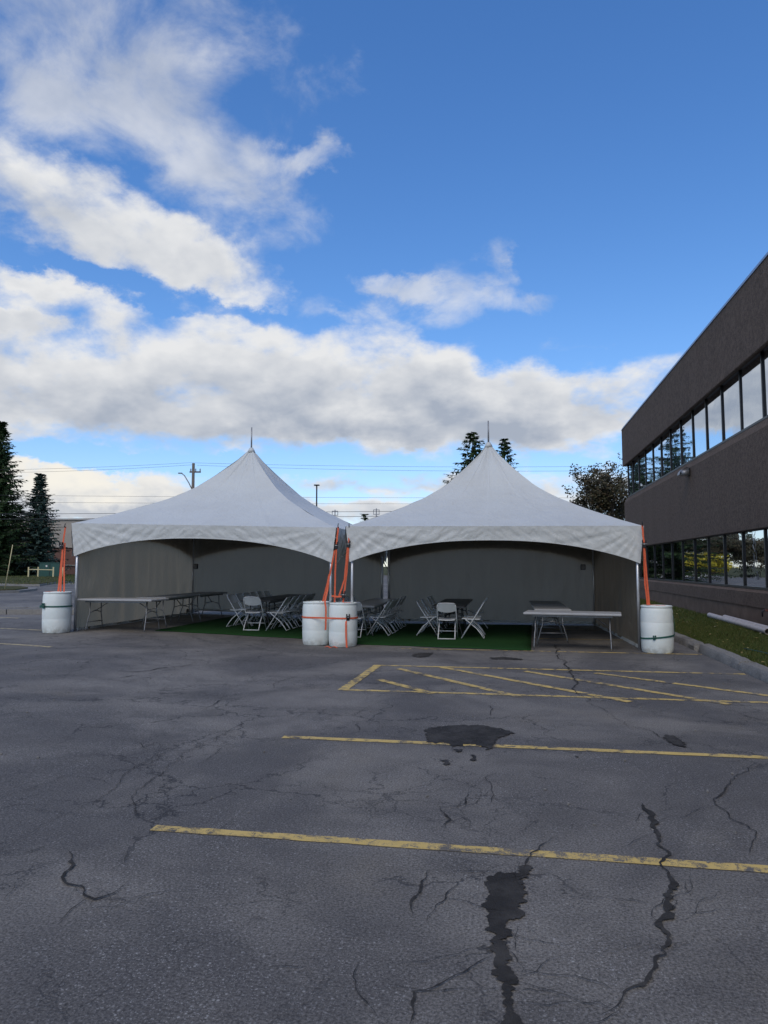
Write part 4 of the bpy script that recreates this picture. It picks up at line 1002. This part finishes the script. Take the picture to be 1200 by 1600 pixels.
def broadleaf(label, x, y, z0, h, rad, seed, leafm, nleaf, leaf=0.16, name='broadleaf_tree', cat='tree', bare=0.3, trunk=0.13, low=0.22):
    rg = random.Random(seed); o = thing(name, label, cat, (x, y, z0)); b = MB(); tips = []
    def grow(p, d, L, r, dep):
        pts = [p]; q = p; dd = d
        for k in range(4):
            dd = (dd+Vector((rg.uniform(-.2, .2), rg.uniform(-.2, .2), rg.uniform(-.06, .16)))).normalized(); q = q+dd*L/4; pts.append(q)
        b.tube(pts, [r*(1-0.13*i) for i in range(5)], 5 if dep < 2 else 3, False)
        if dep >= 2: tips.extend(pts[1:])
        if dep >= 4: return
        for k in range(rg.choice((3, 3, 4)) if dep else 6):
            a = rg.uniform(0, 6.283); s_ = rg.uniform(0.45, 0.95)
            nd_ = (dd+Vector((math.cos(a)*s_, math.sin(a)*s_, rg.uniform(-0.15, 0.35)))).normalized(); st = pts[rg.choice((2, 3, 4, 4))]
            grow(st, nd_, L*rg.uniform(0.55, 0.78), r*0.5, dep+1)
    for k in range(3): grow(Vector((0.15*math.cos(k*2.1), 0.15*math.sin(k*2.1), 0)), Vector((math.cos(k*2.1)*0.45*rad/h*2, math.sin(k*2.1)*0.45*rad/h*2, 1)).normalized(), h*0.42, trunk, 0)
    mz = max(t.z for t in tips); s_z = h/mz; mr = sorted(math.hypot(t.x, t.y) for t in tips)[int(len(tips)*0.97)]; s_r = rad/mr
    b.v = [(a*s_r, c*s_r, z*s_z) for a, c, z in b.v]; b.build('trunk', 'bark', o, True)
    V = []; Fc = []
    for i in range(nleaf):
        t = rg.choice(tips)
        if vnoise(t.x*0.9+seed, t.z*0.9+t.y, 1) < bare: continue
        p = Vector((t.x*s_r, t.y*s_r, t.z*s_z))+Vector((rg.gauss(0, .16), rg.gauss(0, .16), rg.gauss(0, .14)))
        if p.z < 0.1: continue
        d = Vector((rg.gauss(0, 1), rg.gauss(0, 1), rg.gauss(-.3, .6))).normalized(); e = d.orthogonal().normalized()*leaf*0.4; L = leaf*rg.uniform(.7, 1.3); k = len(V)
        V += [tuple(p), tuple(p+d*L*0.5-e), tuple(p+d*L), tuple(p+d*L*0.5+e)]; Fc.append((k, k+1, k+2, k+3))
    me = bpy.data.meshes.new('crown'); me.from_pydata(V, [], Fc); me.materials.append(M[leafm]); link('crown', me, o); return o
x, y = at(962, 50); broadleaf('half-bare dark tree between the right tent and the brown building', x, y, 0.0, 9.4, 2.9, 4, 'brownleaf', 14000, 0.18, bare=0.40)
# stand-ins added behind the tents to fill the window reflections
broadleaf('made-up yellow bush behind the tents, added for its reflection in the lower windows', -9.2, 85, 0.0, 3.2, 3.0, 9, 'yellowleaf', 9000, 0.26, 'standin_bush', 'bush', 0.05, 0.05)  # stand-in for an unclear yellow shape in the reflections
wh = thing('standin_warehouse', 'low pale stand-in building far behind the tents, added for the window reflections', 'building', (-4, 100, 0))  # stand-in for the pale band that the windows mirror
MB().box((0, 4, 1.7), (17, 8, 3.4)).build('wall', 'whitesign', wh); MB().box((0, 4, 3.45), (17.6, 8.6, 0.2)).build('roof', 'galv', wh)
for k in range(4):
    MB().box((-6+4*k, -0.03, 1.2), (2.2, 0.12, 2.0)).build('loading_door', 'tableleg', wh)
far = broadleaf('dark round stand-in tree behind the tents, added for the window reflections', -30, 113, 0, 6.6, 4.6, 12, 'brownleaf', 9000, 0.42, 'standin_tree', 'tree', 0.1, 0.1)  # stand-in row, added for the dark foliage mirrored in the glass
ORD2 = ['second', 'third', 'fourth', 'fifth', 'sixth', 'seventh']; far['label'] = 'dark round stand-in tree for the window reflections, first from the left in its row'
far['group'] = 'dark stand-in trees for the window reflections'
for k in range(6):
    c_ = far.copy(); col.objects.link(c_); c_.location = (-23.5+5.6*k, 113+2*hash1(k), 0); c_.rotation_euler = (0, 0, k*1.3); c_.scale = (1, 1, 0.9+0.12*hash1(k+3)); c_['label'] = 'dark round stand-in tree for the window reflections, %s from the left in its row' % ORD2[k]
    for ch in list(far.children):
        d_ = ch.copy(); col.objects.link(d_); d_.parent = c_

# ------------------------------------------------------------------ far left: building, utility box, rail, post
p = ond(40, 885, 112)
hb = thing('commercial_building', 'beige flat-roofed building with a brick lower wall behind the blue-green spruce', 'building', (p.x, p.y, 0.2), PSI)
MB().box((4, 6, 6.6), (44, 12, 4.4)).build('upper_wall', 'beige', hb); MB().box((4, 6, 2.2), (43.8, 11.8, 4.4)).build('brick_wall', 'brick', hb); MB().box((4, 6, 8.88), (44.5, 12.5, 0.16)).build('roof_edge', 'whitesign', hb); MB().box((4, -0.05, 1.6), (43.9, 0.1, 0.16)).build('string_course', 'beige', hb); MB().box((4, -0.05, 4.45), (43.9, 0.1, 0.2)).build('string_course', 'beige', hb)
p = ond(82, 885, 88)
ub = thing('utility_box', 'dark green utility cabinet behind the cream post-and-rail barrier', 'utility box', (p.x, p.y, 0.36), PSI)
MB().box((0, 0, 0.85), (2.5, 1.6, 1.7), None, 0.03).build('cabinet', 'boxgreen', ub); MB().box((0.05, -0.82, 0.85), (0.04, 0.04, 1.5)).build('door_seam', 'black', ub); MB().box((0, 0, 1.73), (2.6, 1.7, 0.06)).build('lid', 'boxgreen', ub); MB().box((-0.35, -0.82, 1.3), (0.2, 0.02, 0.2)).build('warning_label', 'whitesign', ub)
pA = ond(45, 885, 85); 
rl = thing('post_and_rail_barrier', 'cream painted post-and-rail barrier on the grass by the green utility box', 'barrier', (pA.x, pA.y, 0.3), PSI)
for k, xx in enumerate((0, 1.27, 3.2)): MB().box((xx, -0.25*k, 0.62), (0.15, 0.15, 1.25), None, 0.02).build('post', 'postpaint', rl)
MB().tube([(0, 0, 0.95), (1.27, -0.25, 0.94), (3.2, -0.5, 0.90)], 0.055, 6).build('rail', 'postpaint', rl)
p = ond(99, 885, 84); MB_ = thing('bollard', 'single cream bollard right of the green utility box', 'bollard', (p.x, p.y, 0.3), PSI); MB().lathe([(0.1, 0), (0.1, 1.15), (0.07, 1.22), (0.02, 1.24)], 12).build('post', 'postpaint', MB_, True)
p = onz(7, 921.5, .3); q = thing('marker_post', 'thin leaning pale post on the small grass island at the left edge', 'post', (p.x, p.y, 0.3))
MB().tube([(0, 0, -0.1), (0.36, 0.06, 2.55)], [0.026, 0.02], 8).build('rod', 'postpaint', q, True); MB().box((0, 0, 0.02), (0.2, 0.2, 0.06)).build('footing', 'kerb', q)
tag(blades('verge_grass_tufts', 9000, (-70, -30, 46, 90), lambda a, c: 0.34, (0.08, 0.22), 0.03), 'rough grass of the far left verge under the spruces', 'grass', kind='stuff')

# ------------------------------------------------------------------ utility pole, street lamps, wires, far signs
p = ond(299, 885, 60); up_ = thing('utility_pole', 'wooden utility pole with a street lamp arm rising behind the left tent', 'utility pole', (p.x, p.y, 0), PSI)
MB().tube([(0, 0, 0), (0, 0, 10.4)], [0.17, 0.12], 10).build('pole', 'wood', up_, True)
MB().box((0.16, 0, 9.65), (0.95, 0.1, 0.12)).build('crossarm', 'wood', up_)
for xx in (-0.22, 0.2, 0.58): MB().lathe([(0.05, 0), (0.06, 0.06), (0.035, 0.10), (0.06, 0.14), (0.03, 0.24)], 8, (xx, 0, 9.71)).build('insulator', 'galv', up_)
lam = MB().tube([(0, 0, 8.0), (-0.35, 0, 8.7), (-0.75, 0, 9.35), (-1.0, 0, 9.55)], 0.045, 8).build('lamp_arm', 'galv', up_, True)
MB().box((-1.12, 0, 9.55), (0.36, 0.16, 0.10), None, 0.03).build('lamp_head', 'galv', lam)
p = ond(494, 885, 62); ls = thing('street_lamp', 'slim street lamp with a flat head standing behind the right slope of the left tent', 'street lamp', (p.x, p.y, 0), PSI)
MB().tube([(0, 0, 0), (0, 0, 8.7)], [0.09, 0.06], 8).build('pole', 'black', ls, True); MB().box((0.0, 0, 8.75), (0.5, 0.3, 0.1), None, 0.03).build('lamp_head', 'black', ls)
def sign_frame(label, px, dist, zc, wd, ht):
    p = ond(px, 885, dist); s_ = thing('sign_frame', label, 'sign', (p.x, p.y, 0), PSI, 'far sign frames')
    MB().tube([(0, 0, 0), (0, 0, zc+ht/2+0.2)], 0.07, 8).build('post', 'galv', s_, True)
    b = MB()
    for dx in (-wd/2, wd/2): b.box((dx, 0, zc), (0.09, 0.08, ht))
    for dz in (-ht/2, ht/2): b.box((0, -0.003, zc+dz), (wd+0.1, 0.08, 0.09))
    b.build('frame', 'galv', s_)
sign_frame('square sign frame far behind, left one in the gap between the tents', 523, 95, 8.75, 0.75, 0.55)
sign_frame('square sign frame on a post far behind, right one in the gap between the tents', 588, 95, 8.9, 0.75, 0.6)
# overhead wires strung across behind the tents
def wire(label, x0, y0, x1, y1, dist, sag, r=0.010):
    a = ond(x0, y0, dist); c = ond(x1, y1, dist); a_ = a-Vector((0, 0, 0))
    pts = [a.lerp(c, i/40)-Vector((0, 0, sag*4*(i/40)*(1-i/40))) for i in range(41)]
    tag(MB().tube(pts, r, 5, False).build('overhead_wire', 'cable', None, True), label, 'wire', 'overhead wires')
wire('topmost overhead wire running left from the utility pole', -160, 735, 296, 723, 60, 0.2)
wire('second overhead wire running left from the utility pole', -160, 739, 305, 726, 60, 0.25)
wire('topmost overhead wire from the utility pole across to the brown building', 296, 723, 1500, 713, 60, 0.6)
wire('second overhead wire from the utility pole across to the brown building', 308, 727, 1500, 717, 60, 0.75)
wire('thin overhead wire crossing the gap above the tents at mid height', -160, 772, 1400, 776, 60, 0.2)
wire('thin overhead wire just below the mid-height one', -160, 783, 1400, 784, 60, 0.2)
wire('thick low overhead wire behind the tents, upper of two', -160, 804, 1400, 790, 58, 0.1, 0.018)
wire('thick low overhead wire behind the tents, lower of two', -160, 812, 1400, 797, 58, 0.1, 0.018)
